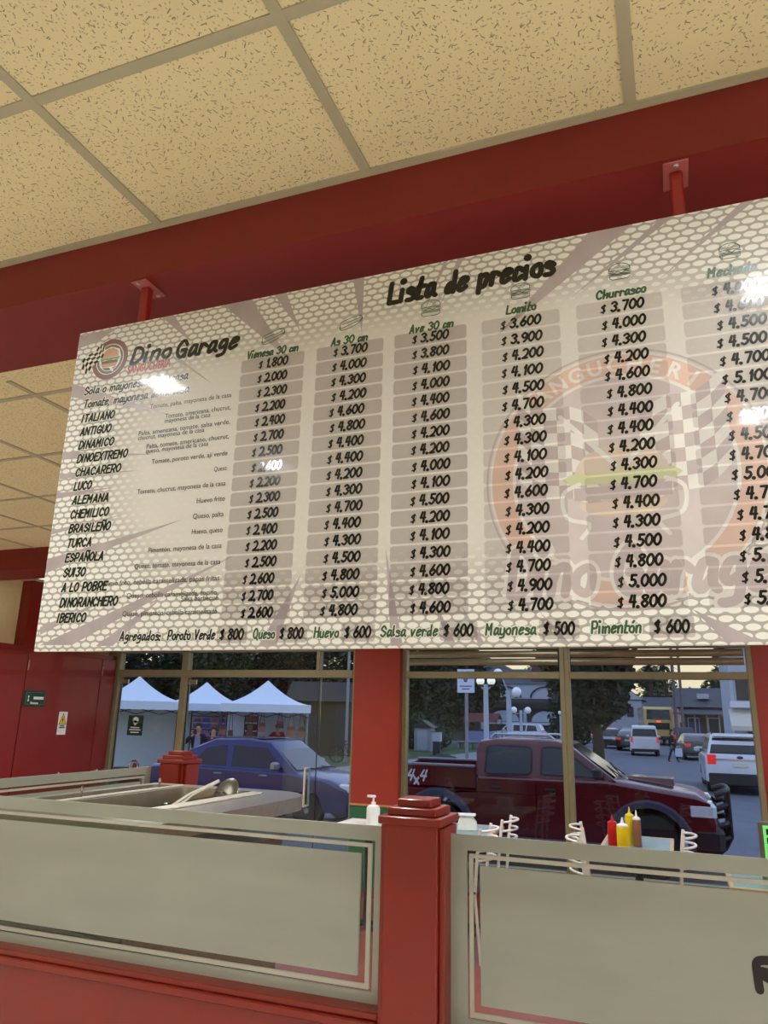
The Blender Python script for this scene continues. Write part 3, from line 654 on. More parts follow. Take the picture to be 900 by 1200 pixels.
lt = MB(); u0, v0 = P(149, 437); u1, _ = P(200, 428); font_text(lt, 'SANGUCHERÍA', bp(.0009), u0, P(175, 433.5)[1], .030, 'LEFT', .0012, .1, u1-u0)
lt.build('red_lettering', mat('red_print', (176, 66, 48), .35, coat=.5), board, smooth=False)

# red brackets holding the board under the beam
RBR = mat('red_painted_steel', (150, 30, 28), .35, coat=.3, var=.04)
for px, py, lab in ((178, 341, 'left red bracket fixing the price board under the ceiling beam'), (791.5, 198, 'right red bracket fixing the price board under the ceiling beam')):
    q = atz(px, py, UND); bx = q.x; by = YB+.03
    t = thing('hanging_bracket', lab, 'bracket', (bx, by, UND), group='brackets of the price board')
    MB().bbox((bx-.025, by-.04, UND-.004), (bx+.025, by+.05, UND), .0015).build('plate', mat('pinkish_red_steel', (168, 88, 84), .35), t)
    MB().bbox((bx-.0125, by-.0125, BZ1-.09), (bx+.0125, by+.0125, UND-.004), .003).build('pole', RBR, t)
    for s_ in (-.03, .038): MB().lathe([(.006, 0), (.006, -.003), (.003, -.005)][::-1], 8, 0, Matrix.Translation((bx+(.0 if px > 400 else s_*.2), by+s_, UND-.004))).build('bolt', STEEL, t)

# ================================================================== PARTITION WITH ETCHED GLASS
PY = 2.5; GZ1 = at(445, 968, 2.6).z; GZ0 = .735
PX0, PX1 = at(449, 1050, PY).x, at(512, 1050, PY).x; PW = PX1-PX0; PYC = PY+PW/2
def post(x0, y0, w_, z1, lab, loc):
    t = thing('partition_post', lab, 'post', (x0+w_/2, y0+w_/2, 0), group='red partition posts')
    MB().bbox((x0, y0, 0), (x0+w_, y0+w_, z1-.075), .003).build('shaft', ORED, t)
    for s_ in (0, 1):
        xx = x0-.02 if s_ == 0 else x0+w_; MB().bbox((xx, y0+.02, 0), (xx+.02, y0+w_-.02, z1-.082), .003).build('side_batten', ORED, t)
    if loc: MB().bbox((x0+.02, y0-.018, 0), (x0+w_-.02, y0, z1-.082), .003).build('side_batten', ORED, t)
    for k, (e_, a, b) in enumerate(((.018, .078, .052), (-.006, .052, .026), (-.032, .026, 0))):
        MB().bbox((x0-e_, y0-e_, z1-a), (x0+w_+e_, y0+w_+e_, z1-b), .003).build('cap_tier', ORED, t)
    return t
PTOP = at(490, 937, PY+.03).z
post(PX0, PY, PW, PTOP, 'large red square post with stepped cap between the two etched glass panels', False)
BPX = at(205, 900, 4.5).x
post(BPX-PW/2, 4.5-PW/2+.05, PW, PTOP, 'smaller looking red post with stepped cap at the far end of the counter', True)
FR = frosted('etched_glass', (180, 182, 168), .22); CLR = glass('clear_partition_glass', (.86, .90, .86), .06); FR2 = frosted('etched_glass_line', (206, 203, 188), .2)
ROUGH = mat('sparkling_clear_edge', (214, 210, 196), .35, var=.25, nscale=160)
def etched(name, lab, cat, fn, L, z0, z1, lend, rend, grp):
    """glass sheet with an etched centre, two clear stripes and an etched rim; fn(u, z, side) -> point"""
    us = [0, L]; t = thing(name, lab, cat, fn(L/2, z0, 0), group=grp)
    du = ([.055, .062, .075, .098] if lend else [])
    U = [0]+[d for d in du]+[L-d for d in reversed([.048, .060, .074, .1])]*(1 if rend else 0)+[L]
    Z = [z0, z0+.034, z0+.040, z0+.054, z0+.076, z1-.092, z1-.070, z1-.058, z1-.048, z1]
    def cls(i, n, e0, e1, seq):                         # ring index from the rim: 0 rim, 1 clear, 2 line, 3 clear, 4 centre
        a = i if e0 else 9; b = n-1-i if e1 else 9
        return min(a, b, 4)
    fz = MB(); cz = MB(); lz_ = MB()
    nu, nz_ = len(U)-1, len(Z)-1
    for i in range(nu):
        for j in range(nz_):
            k = min(cls(i, nu, lend, rend, 0), cls(j, nz_, True, True, 0))
            mb = {0: fz, 4: fz, 1: cz, 3: cz, 2: lz_}[k]
            for s_ in (0, 1):
                p = [fn(U[a], Z[b], s_) for a, b in ((i, j), (i+1, j), (i+1, j+1), (i, j+1))]
                mb.poly(p if s_ == 0 else p[::-1])
    for (a, b) in ((z0, 0), (z1, 1)): 
        p = [fn(0, a, 0), fn(L, a, 0), fn(L, a, 1), fn(0, a, 1)]; fz.poly(p if b else p[::-1])
    for u in (0, L): fz.poly([fn(u, z0, 0), fn(u, z1, 0), fn(u, z1, 1), fn(u, z0, 1)])
    fz.build('etched_area', FR, t, smooth=False); cz.build('clear_stripe', CLR, t, smooth=False); lz_.build('etched_line', FR2, t, smooth=False)
    return t
GY = PYC; GT = .010
LXE = -3.25
etched('glass_panel', 'long etched glass partition panel left of the big red post', 'glass partition', lambda u, z, s: Vector((LXE+u, GY+GT*s, z)), (PX0-.02)-LXE, GZ0, GZ1, True, True, 'etched glass partition panels')
gr = etched('glass_panel', 'etched glass partition panel right of the big red post with a black letter', 'glass partition', lambda u, z, s: Vector((PX1+.02+u, GY+GT*s, z)), 2.2-PX1, GZ0-.03, GZ1-.004, True, False, 'etched glass partition panels')
# the letter at the right edge of the glass
q0, q1 = at(885, 1162, GY), at(885, 1124, GY)
rl = MB(); fn = lambda u, v: Vector((u, GY-.0015, v)); hh = q1.z-q0.z; k = hh/7*1.0
for pts in ([(0, 0), (-.2, 4), (-.1, 6.2), (1.2, 7), (4.6, 7), (6, 6), (5.8, 4.6), (4.4, 4), (1, 4.4)], [(.6, 3.6), (3, 2.4), (6, 0)]): ribbon(rl, [(q0.x+.012+x*k, q0.z+.006+y*k*.92) for x, y in smooth_pts(pts)], k*2.0, fn)
rl.build('black_lettering', mat('black_vinyl', (26, 10, 10), .4), gr, smooth=False)
# far left etched panel (runs back to the far post)
SXP = atz(190, 897, GZ1).x
etched('glass_panel', 'far etched glass partition panel running back to the distant red post', 'glass partition', lambda u, z, s: Vector((SXP-GT*s, GY+.02+u, z)), (4.5-PW/2+.03)-(GY+.02), GZ0, GZ1, False, True, 'etched glass partition panels')
# red low walls carrying the glass
def low_wall(lo, hi, lab, top, ax):
    t = thing('low_wall', lab, 'low wall', ((lo[0]+hi[0])/2, (lo[1]+hi[1])/2, 0), group='red low partition walls')
    MB().box((lo[0], lo[1], 0), (hi[0], hi[1], top-.05)).build('base', ORED, t, smooth=False)
    o = .03
    MB().bbox((lo[0], lo[1]-(o if ax == 'x' else 0), top-.05), (hi[0], hi[1]+(o if ax == 'x' else 0), top-.022), .004).build('moulding', ORED, t)
    MB().bbox((lo[0], lo[1]-(o*.5 if ax == 'x' else 0), top-.022), (hi[0], hi[1]+(o*.5 if ax == 'x' else 0), top), .003).build('ledge', ORED, t)
low_wall((LXE, GY-.055), (PX0-.021, GY+.065), 'red low wall with moulded ledge under the left glass panel', GZ0, 'x')
low_wall((PX1+.021, GY-.055), (2.2, GY+.065), 'red low wall with moulded ledge under the right glass panel', GZ0-.03, 'x')
low_wall((SXP-.06, GY+.07), (SXP+.05, 4.5-PW/2+.03), 'red low wall under the far side glass panel', GZ0, 'y')

# ------------------------------------------------------------------ stainless counter with wells
SZ = 1.19
t = thing('salad_counter', 'stainless steel counter with open wells and a rounded corner behind the glass', 'counter', (-2.6, 3.5, 0))
sx0, sx1, sy0, sy1 = -3.24, -2.05, 2.72, 4.32
outl = [(sx0, sy0), (sx1, sy0), (sx1, sy1-.30)]+[(sx1-.30+.30*math.cos(a*PI/12)*1.0, sy1-.30+.30*math.sin(a*PI/12)) for a in range(1, 6)]+[(sx1-.30, sy1), (sx0, sy1)]
wells = [(-3.17, -2.985, 2.85, 4.22), (-2.91, -2.40, 2.85, 4.17)]
# top: grid of cells minus the wells
xs = sorted({sx0, sx1-.30}|{v for w_ in wells for v in w_[:2]}); ys = sorted({sy0, sy1}|{v for w_ in wells for v in w_[2:]})
tp = MB()
for i in range(len(xs)-1):
    for j in range(len(ys)-1):
        cx_, cy_ = (xs[i]+xs[i+1])/2, (ys[j]+ys[j+1])/2
        if any(a < cx_ < b and c < cy_ < d for a, b, c, d in wells): continue
        tp.poly([(xs[i], ys[j], SZ), (xs[i+1], ys[j], SZ), (xs[i+1], ys[j+1], SZ), (xs[i], ys[j+1], SZ)])
tp.poly([(sx1-.30, sy0, SZ), (sx1, sy0, SZ)]+[(x, y, SZ) for x, y in outl[2:-1]])
n_ = len(outl)
for i in range(n_):
    a, b = outl[i], outl[(i+1) % n_]; tp.poly([(a[0], a[1], SZ-.075), (b[0], b[1], SZ-.075), (b[0], b[1], SZ), (a[0], a[1], SZ)])
tp.build('top', STEEL, t, smooth=False)
DS = mat('steel_inside', (150, 142, 124), .38, .85, var=.1, nscale=9)
for a, b, c, d in wells:
    wl = MB(); r = .05
    def rr_(i_, z): return [(x, y, z) for x, y in rrect(a+i_, b-i_, c+i_, d-i_, r)]
    R_ = [rr_(0, SZ+.001), rr_(.008, SZ-.05), rr_(.02, SZ-.2)]
    wl.loft([x[::-1] for x in R_], 0, False); wl.poly(R_[-1]); wl.build('well', DS, t)
for x in (-2.948, -2.36, -2.315): MB().bbox((x-.014, 2.86, SZ), (x+.014, 4.2 if x < -2.5 else 4.08, SZ+.012), .004).build('rail', mat('pale_steel_rail', (226, 222, 208), .35, .5), t)
MB().box((sx0+.05, sy0+.05, .02), (sx1-.12, sy1-.22, SZ-.21)).build('body', mat('bronze_panel', (112, 92, 66), .45, .3), t, smooth=False)
MB().box((sx0+.03, sy0+.03, SZ-.21), (sx1-.10, sy1-.16, SZ-.20)).build('under_shelf', DS, t, smooth=False)
for px, py in ((134, 937), (207, 924)):
    q = atz(px, py, SZ+.012); MB().lathe([(.006, 0), (.006, .03), (.009, .032), (.009, .042), (.004, .055)], 10, 0, Matrix.Translation((-2.948, q.y, SZ+.012))).build('peg', CHROME, t)
lo_ = atz(257, 938, SZ-.03)
lid = thing('pot_lid', 'round steel lid standing upright inside the counter well', 'lid', (-2.47, lo_.y, SZ-.2))
Ml = Matrix.Translation((-2.50, 3.98, SZ-.005)) @ Matrix.Rotation(math.radians(-18), 4, 'Z') @ Matrix.Rotation(math.radians(62), 4, 'X')
MB().lathe([(.002, .012), (.06, .010), (.098, 0), (.102, -.004), (.098, -.008), (.06, .002), (.002, .004)], 28, 0, Ml).build('disc', mat('grey_steel_lid', (112, 108, 96), .35, .8), lid)
MB().tube([Ml @ Vector(p) for p in ((-.03, 0, .012), (-.03, 0, .04), (.03, 0, .04), (.03, 0, .012))], .006, 8).build('handle', CHROME, lid)
tg = thing('serving_tongs', 'steel serving tongs leaning out of the counter well', 'tongs', (-2.5, 3.6, SZ-.15))
for k in (-1, 1): MB().tube([(-2.43, 3.80, SZ+.085), (-2.50+.006*k, 3.64+.012*k, SZ+.02), (-2.58+.02*k, 3.48+.02*k, SZ-.09), (-2.60+.02*k, 3.44+.02*k, SZ-.15)], [.010, .009, .009, .014], 8).build('arm', mat('pale_steel_rail', (226, 222, 208)), tg)
ld = thing('ladle', 'dark ladle lying in the counter well beside the lid', 'ladle', (-2.6, 3.7, SZ-.12))
MB().sphere((-2.63, 3.62, SZ-.05), .045, 14, 0, (1, 1, .6)).build('bowl', mat('dark_steel', (60, 58, 54), .3, .8), ld)
MB().tube([(-2.62, 3.63, SZ-.03), (-2.5, 3.86, SZ-.005)], .006, 8).build('handle', CHROME, ld)

# ------------------------------------------------------------------ tables, chairs and what stands on them
TEAL = mat('teal_table_laminate', (110, 142, 142), .3, var=.1, nscale=12); WOOD = mat('pale_wood_edge', (206, 172, 118), .45, var=.1, nscale=40); IRON = mat('cream_tube_metal', (234, 232, 224), .35)
def table(lab, x0, x1, y0, y1, top=.75, mtop=TEAL, medge=WOOD):
    t = thing('cafe_table', lab, 'table', ((x0+x1)/2, (y0+y1)/2, 0), group='cafe tables by the window')
    e_ = .028
    MB().bbox((x0+e_, y0+e_, top-.022), (x1-e_, y1-e_, top), .002).build('tabletop', mtop, t)
    for a in (((x0, y0), (x1, y0+e_)), ((x0, y1-e_), (x1, y1)), ((x0, y0+e_), (x0+e_, y1-e_)), ((x1-e_, y0+e_), (x1, y1-e_))): MB().bbox((a[0][0], a[0][1], top-.028), (a[1][0], a[1][1], top+.001), .003).build('edge_strip', medge, t)
    cx_, cy_ = (x0+x1)/2, (y0+y1)/2
    MB().lathe([(.03, .03), (.03, top-.04)], 12, 0, Matrix.Translation((cx_, cy_, 0))).build('pedestal', BLACKM, t)
    for a in range(4): MB().tube([(cx_, cy_, .05), (cx_+.2*math.cos(a*PI/2+.78), cy_+.2*math.sin(a*PI/2+.78), .018)], .016, 8).build('foot', BLACKM, t)
    MB().box((cx_-.12, cy_-.2, top-.04), (cx_+.12, cy_+.2, top-.03)).build('top_plate', BLACKM, t, smooth=False)
    return t
table('teal topped table with wooden edges carrying the sauce bottles', -.615, -.1, 5.97, 6.87)
table('teal topped table with wooden edges partly hidden by the big red post', -2.02, -1.47, 6.0, 6.84)
table('white topped table carrying the white soap pump beside the red pillar', -2.72, -2.18, 5.86, 6.42, .78, WHITE, WHITE)
table('small table carrying the green lit price panel at right', .22, .78, 5.35, 5.95, .7)
def chair(lab, loc, rz):
    t = thing('cafe_chair', lab, 'chair', loc, rz, 'cream tubular cafe chairs')
    s_ = MB(); s_.bbox((-.19, -.11, .44), (.19, .2, .475), .012); s_.build('seat', mat('dark_vinyl_seat', (38, 36, 36), .5), t, local=True)
    for x in (-.17, .17):
        MB().tube([(x, -.10, .0), (x, -.09, .44)], .011, 8).build('leg', IRON, t, local=True)
        MB().tube([(x, .23, .0), (x, .19, .44)], .011, 8).build('leg', IRON, t, local=True)
        MB().tube([(x, .19, .44), (x, .21, .70), (x, .235, .88)], .012, 8).build('upright', IRON, t, local=True)
    for z in (.86, .795, .73, .665):
        y = .19+(z-.44)*.1
        MB().tube(smooth_pts([(-.17, y, z), (-.13, y+.05, z+.004), (-.05, y+.085, z+.006), (.05, y+.085, z+.006), (.13, y+.05, z+.004), (.17, y, z)], 3), .009, 8).build('curved_slat', IRON, t, local=True)
    return t
c0 = chair('cream tubular chair with curved slats at the right end of the sauce bottle table', (-.26, 6.215, 0), -PI/2)
pA = atz(569, 971, .88); pB = atz(594, 961, .88); pD = atz(681.5, 969, .88)
dup(c0, (-1.35-.235, 6.38, 0), -PI/2, 'cream tubular chair behind the nearer one, right of the half hidden table')
dup(c0, (-1.385-.235, 5.80, 0), -PI/2, 'cream tubular chair nearest the big red post, right of the half hidden table')
dup(c0, (-.755+.235, 6.31, 0), PI/2+.15, 'cream tubular chair at the left side of the sauce bottle table, farther one')
dup(c0, (-.70+.235, 5.70, 0), PI/2+.1, 'cream tubular chair left of the sauce bottle table, nearer and lower in view')
def bottle(lab, px, py, h, r, mb_, mc, tall=True):
    q = atz(px, py, .752); t = thing('sauce_bottle', lab, 'bottle', (q.x, q.y, .751), group='squeeze sauce bottles')
    x, y = 0, 0
    MB().lathe([(r*.94, 0), (r, .006), (r, h*.70), (r*.97, h*.72), (r*.9, h*.74)], 18).build('body', mb_, t, local=True)
    MB().lathe([(r*.96, h*.735), (r*.96, h*.775), (r*.8, h*.80), (r*.36, h*.825), (r*.26, h*.86), (r*.10, h)], 16).build('nozzle_cap', mc, t, local=True)
KET = mat('ketchup_red_plastic', (190, 26, 24), .35); MUS = mat('mustard_yellow_plastic', (232, 204, 24), .35); BRN = mat('brown_sauce_plastic', (142, 96, 70), .35)
bottle('red squeeze bottle of ketchup on the teal table', 719, 995, .235, .036, KET, KET)
bottle('nearer yellow mustard bottle with white cap on the teal table', 731, 999, .235, .042, MUS, WHITE)
bottle('taller yellow mustard bottle with yellow nozzle behind the white capped one', 739.5, 989.5, .268, .034, MUS, MUS)
bottle('brown sauce bottle with white nozzle on the teal table', 747.5, 992, .255, .031, BRN, WHITE)
q = atz(437, 967, .781)
t = thing('soap_pump', 'white plastic pump bottle in front of the red pillar', 'bottle', (q.x, q.y, .781))
MB().lathe([(.05, 0), (.055, .01), (.055, .13), (.045, .15), (.018, .16)], 18).build('body', WHITE, t, local=True)
MB().lathe([(.02, .158), (.02, .178), (.008, .18), (.008, .215)], 12).build('collar', WHITE, t, local=True)
MB().bbox((-.055, -.012, .212), (.018, .012, .232), .004).build('pump_head', WHITE, t, local=True)
q = atz(547, 972, .752)
t = thing('napkin_holder', 'white napkin holder on the half hidden teal table', 'napkin holder', (q.x, q.y, .752), .2)
MB().loft([[(x, y, z) for x, z in ((-.075, 0), (.09, 0), (.08, .06), (.04, .11), (-.05, .115), (-.07, .06))] for y in (-.05, .05)]).build('body', WHITE, t, local=True)
MB().bbox((-.085, -.06, .108), (.075, .06, .122), .004).build('lid', WHITE, t, local=True)
# green lit price panel at the right edge
q0 = at(893, 967, 5.6); q1 = at(901, 1010, 5.6)
t = thing('price_panel', 'grey framed bright green price panel cut by the right edge of the photo', 'sign', (q0.x+.2, 5.6, .701))
px0 = at(889.5, 985, 5.6).x; pw = .42; pz1 = at(893, 963, 5.6).z
MB().bbox((px0, 5.6, .701), (px0+pw, 5.63, pz1), .004).build('frame', mat('grey_frame', (112, 108, 98), .4), t)
LG = mat('lit_green_sheet', (120, 226, 120), .5, emit=(120, 235, 125), estr=.55)
MB().box((px0+.028, 5.594, .72), (px0+pw-.028, 5.60, pz1-.022)).build('lit_sheet', LG, t, smooth=False)
z = pz1-.04; k = 0
while z > .76:
    for i in range(3):
        r_ = MB().box((px0+.045+i*.112, 5.590, z-.036), (px0+.045+i*.112+.098, 5.5945, z)).build('price_cell', BLACKM, t, smooth=False)
        MB().box((px0+.06+i*.112, 5.5885, z-.023), (px0+.06+i*.112+.05, 5.5902, z-.013)).build('cell_print', mat('grey_print', (140, 140, 134), .5), r_, smooth=False)
    z -= .052
# ================================================================== OUTSIDE
ST = -.45
ASPH = mat('asphalt', (92, 96, 106), .8, var=.12, nscale=1.5); PAVE = mat('pavement_slabs', (128, 128, 130), .8, var=.08, nscale=3); LAWN = mat('park_lawn', (58, 78, 38), .9, var=.25, nscale=2)
struct('street', MB().box((-90, WALLY+.16, ST-.2), (90, 260, ST)), ASPH)
struct('pavement', MB().box((-30, WALLY+.16, ST), (30, 9.0, ST+.12)), PAVE)
struct('lawn', MB().prism([(-70, 19), (-7, 19), (-8.5, 60), (-70, 60)], lambda a, b, d: Vector((a, b, d)), ST, ST+.12), LAWN)
struct('park_path', MB().prism([(-13, 19.5), (-7.6, 19.5), (-9.2, 58), (-10.6, 58)], lambda a, b, d: Vector((a, b, d)), ST+.12, ST+.13), PAVE)
struct('pavement', MB().prism([(9.5, 30), (24, 30), (24, 130), (6.5, 130)], lambda a, b, d: Vector((a, b, d)), ST, ST+.12), PAVE)

# ------------------------------------------------------------------ vehicles
TYRE = mat('tyre_rubber', (22, 22, 23), .8); RIM = mat('alloy_rim', (150, 152, 156), .35, .7); CGLASS = mat('car_window_glass', (14, 17, 20), .08, coat=.2, spec=.4, var=.02)
PLAST = mat('black_bumper_plastic', (24, 25, 28), .6); LAMPC = mat('clear_headlamp', (206, 212, 216), .12, coat=.8); TAIL = mat('lit_tail_lamp', (200, 30, 30), .3, emit=(255, 50, 40), estr=.45)
TAILOFF = mat('tail_lamp_red', (130, 26, 26), .3); PLATE = mat('number_plate', (212, 210, 200), .5)
def paint(name, c, metal=.25): return mat(name, c, .3, metal, var=.03, coat=.45)
def wheel(mb_t, mb_r, x, y, r, w_, side):
    M = Matrix.Translation((x, y, r)) @ Matrix.Rotation(PI/2, 4, 'X')
    mb_t.lathe([(r*.62, -w_/2), (r*.9, -w_/2), (r, -w_*.3), (r, w_*.3), (r*.9, w_/2), (r*.62, w_/2)], 22, 0, M)
    mb_t.lathe([(r*.62, -w_*.2), (r*.62, w_*.2)], 22, 0, M)
    for k in range(6):
        a = k*PI/3; c_, s_ = math.cos(a), math.sin(a); px, pz = -s_*r*.1, c_*r*.1; yy = y+side*w_*.36
        mb_r.loft([[(x+c_*q*r+px*k2, yy, r+s_*q*r+pz*k2) for k2, q in ((-1, .12), (1, .12), (.8, .66), (-.8, .66))], [(x+c_*q*r+px*k2, yy+side*.02, r+s_*q*r+pz*k2) for k2, q in ((-1, .12), (1, .12), (.8, .66), (-.8, .66))]])
    mb_r.lathe([(r*.16, -.03), (r*.16, .03)], 12, 0, Matrix.Translation((x, yy, r)) @ Matrix.Rotation(PI/2, 4, 'X'))
    mb_r.lathe([(r*.60, -.025), (r*.68, -.02), (r*.68, .02), (r*.60, .025)], 22, 0, Matrix.Translation((x, yy, r)) @ Matrix.Rotation(PI/2, 4, 'X'), False)
def arch(xc, r, n=10, zc=.33, zb=.30):
    r *= .93; d = math.asin(min(1, max(-1, (zc-zb)/r))); return [(xc+r*math.cos(PI+d-(PI+2*d)*k/n), zc+r*math.sin(PI+d-(PI+2*d)*k/n)) for k in range(n+1)]
def car(name, lab, cat, loc, rz, S, body_m, group=None, sc=1.0):
    """S: W width, body side outline (x, z) with wheel arches, cab side outline, glass outlines"""
    t = thing(name, lab, cat, loc, rz, group); t.scale = (sc, sc, sc); W = S['W']; h = W/2
    bl = S['body']; cx_ = sum(p[0] for p in bl)/len(bl); cz_ = S.get('mid', .65); sh = .035
    def ins(p, k): return (p[0]-(p[0]-cx_)*k*.03, p[1]-(.05*k if p[1] > cz_ else -.02*k if p[1] > .45 else 0))
    mb = MB(); ks = [(-h, 1), (-h+.05, .35), (-h+.14, 0), (h-.14, 0), (h-.05, .35), (h, 1)]
    mb.loft([[(ins(p, k)[0], y, ins(p, k)[1]) for p in bl] for y, k in ks])
    body = mb.build('body', body_m, t, local=True, ang=28)
    belt, top = S['belt'], S['top']; tum = S.get('tumble', .2)
    def wz(z): return h-.05-(z-belt)/(top-belt)*tum
    cab = S['cab']; mb = MB()
    mb.loft([[(x, -wz(z), z) for x, z in cab], [(x, -wz(z)+.05, z+(.03 if z > belt+.2 else 0)) for x, z in cab], [(x, wz(z)-.05, z+(.03 if z > belt+.2 else 0)) for x, z in cab], [(x, wz(z), z) for x, z in cab]])
    mb.build('cabin', S.get('cab_m', body_m), t, local=True, ang=28)
    for gl in S['glass']:
        for s_ in (-1, 1):
            p = [(x, s_*(wz(z)+.006), z) for x, z in gl]; q = [(x, s_*(wz(z)-.01), z) for x, z in gl]
            MB().loft([p, q]).build('side_window', S.get('glass_m', CGLASS), t, smooth=False, local=True)
    for nm, (xa, za), (xb, zb), d in (('windscreen',)+S['front'], ('rear_window',)+S['rear']):
        f = .0; a = (xa, za); b = (xb, zb)
        ya, yb = wz(za)-.07, wz(zb)-.07
        nx, nz = d
        MB().loft([[(xa+nx*e_, -ya, za+nz*e_), (xa+nx*e_, ya, za+nz*e_), (xb+nx*e_, yb, zb+nz*e_), (xb+nx*e_, -yb, zb+nz*e_)] for e_ in (-.02, .012)]).build(nm, CGLASS, t, smooth=False, local=True)
    for x in S['wheels']:
        for s_ in (-1, 1):
            a, b = MB(), MB(); wheel(a, b, x, s_*(h-.13), S['r'], .2, s_); wo = a.build('wheel', TYRE, t, local=True); b.build('rim', RIM, wo, local=True)
    x0, x1 = min(p[0] for p in bl), max(p[0] for p in bl)
    for s_ in (-1, 1):
        y = s_*(h-.22)
        hb_ = S.get('hl', (.72, .16, .36)); MB().bbox((x1-.26, y-hb_[2]/2, hb_[0]-hb_[1]/2), (x1-.012, y+hb_[2]/2+(.0), hb_[0]+hb_[1]/2), .03).build('headlamp', LAMPC, t, local=True)
        tb_ = S.get('tl', (.85, .2, .3)); yy = s_*(h-.05-tb_[2]/2); MB().bbox((x0-.012, yy-tb_[2]/2, tb_[0]-tb_[1]/2), (x0+.2, yy+tb_[2]/2, tb_[0]+tb_[1]/2), .02).build('tail_lamp', S.get('tail_m', TAIL), t, local=True)
        mx_, mz = S['mirror']; o = MB(); o.bbox((mx_-.07, s_*(h+.01)-.0 if s_ > 0 else -h-.20, mz), (mx_+.06, h+.20 if s_ > 0 else -h-.01, mz+.15), .03).build('door_mirror', S.get('mir_m', body_m), t, local=True)
        for x in S['handles']: MB().bbox((x-.09, s_*(h+.004)-.012, S['hz']), (x+.09, s_*(h+.004)+.02, S['hz']+.03), .008).build('door_handle', S.get('han_m', RIM), t, local=True)
        for x in S['seams']: MB().box((x-.006, s_*(h-.004)-.004, .34), (x+.006, s_*(h-.004)+.006, belt-.05)).build('door_seam', PLAST, t, smooth=False, local=True)
        MB().bbox((S['wheels'][0]+S['r']+.1, s_*(h-.02)-.03, .2), (S['wheels'][1]-S['r']-.1, s_*(h-.02)+.03, .3), .01).build('sill', S.get('sill_m', PLAST), t, local=True)
    MB().bbox((x1-.12, -h+.12, .24), (x1+.03, h-.12, .42), .03).build('front_bumper', PLAST, t, local=True)
    MB().bbox((x0-.03, -h+.06, .26), (x0+.12, h-.06, S.get('rb', .44)), .03).build('rear_bumper', S.get('rb_m', PLAST), t, local=True)
    MB().bbox((x1-.06, -.42, .5), (x1+.012, .42, .68), .02).build('grille', PLAST, t, local=True)
    pz_ = S.get('pz', .75); MB().box((x0-.022, -.22, pz_-.06), (x0+.02, .22, pz_+.06)).build('number_plate', PLATE, t, smooth=False, local=True)
    return t
def sedan(L=4.4, W=1.75, H=1.47, r=.31):
    x0, x1 = -L/2, L/2; w0, w1 = x0+.95, x1-.88
    body = [(x0, .3)]+[(w0-.42, .3)]+arch(w0, .39)[1:-1]+[(w0+.42, .26), (w1-.42, .26)]+arch(w1, .39)[1:-1]+[(w1+.42, .3), (x1-.02, .3), (x1, .55), (x1-.06, .72), (x1-.45, .86), (x1-1.2, .96), (-.1, .98), (x0+.85, 1.0), (x0+.1, .98), (x0-.0, .8)]
    body = [(x, z if z > .0 else .0) for x, z in body]
    cab = [(x0+.42, .97), (x0+.95, 1.28), (x0+1.45, H-.02), (-.05, H), (.45, H-.05), (x1-1.12, .94)]
    g1 = [(x0+1.05, 1.03), (x0+1.30, 1.33), (-.50, H-.11), (-.42, 1.01)]; g2 = [(-.30, 1.01), (-.36, H-.11), (.40, H-.14), (x1-1.42, 1.0)]
    return dict(W=W, body=body, cab=cab, belt=.96, top=H, glass=[g1, g2], front=((x1-1.16, .985), (.47, H-.06), (.6, .8)), rear=((x0+.5, 1.03), (x0+1.40, H-.06), (-.6, .8)), wheels=(w0, w1), r=r,
                mirror=(x1-1.5, .98), handles=(-.55, .45), hz=.86, seams=(-.36, x1-1.3, x0+1.05), tl=(.85, .16, .34))
def suv(L=5.0, W=1.98, H=1.76, r=.37):
    x0, x1 = -L/2, L/2; w0, w1 = x0+1.02, x1-.95
    body = [(x0+.05, .36), (w0-.47, .36)]+arch(w0, .44)[1:-1]+[(w0+.47, .3), (w1-.47, .3)]+arch(w1, .44)[1:-1]+[(w1+.47, .36), (x1, .4), (x1, .9), (x1-.1, 1.04), (x1-1.3, 1.14), (0, 1.14), (x0+.06, 1.16), (x0, .9)]
    cab = [(x0+.05, 1.12), (x0+.25, 1.55), (x0+.38, H-.02), (-.2, H), (.5, H-.03), (x1-1.3, 1.12)]
    return dict(W=W, body=body, cab=cab, belt=1.12, top=H, tumble=.17, mid=.7, glass=[[(x0+.45, 1.2), (x0+.6, H-.12), (-1.1, H-.1), (-1.05, 1.18)], [(-.95, 1.18), (-1.0, H-.1), (-.02, H-.1), (.0, 1.17)], [(.1, 1.17), (.1, H-.1), (.5, H-.13), (x1-1.5, 1.16)]],
                front=((x1-1.33, 1.16), (.53, H-.05), (.6, .8)), rear=((x0+.09, 1.19), (x0+.30, H-.10), (-.92, .35)), wheels=(w0, w1), r=r, mirror=(x1-1.7, 1.14), handles=(-.6, .5), hz=1.0, seams=(-.98, .05, x1-1.5), hl=(.9, .2, .4), tl=(1.02, .3, .26), rb=.62, pz=.88)

# blue saloon by the entrance
BLUE = paint('dark_blue_car_paint', (7, 17, 84), .1)
bq = at(300, 900, 11.0)
S = sedan(4.5, 1.78, 1.50); S['tail_m'] = TAILOFF; S['mir_m'] = RIM
bc = car('blue_car', 'dark blue saloon car parked in front of the white market tents', 'car', (-8.15, 14.5, ST), 0, S, BLUE, sc=1.04)
MB().tube([(.9, -.55, 1.03), (1.28, -.1, .985)], .012, 6).build('wiper', PLAST, bc, local=True); MB().tube([(.9, .15, 1.03), (1.28, .6, .985)], .012, 6).build('wiper', PLAST, bc, local=True)
MB().bbox((-1.0, -.55, 1.515), (.2, .55, 1.535), .01).build('sunroof', CGLASS, bc, local=True)

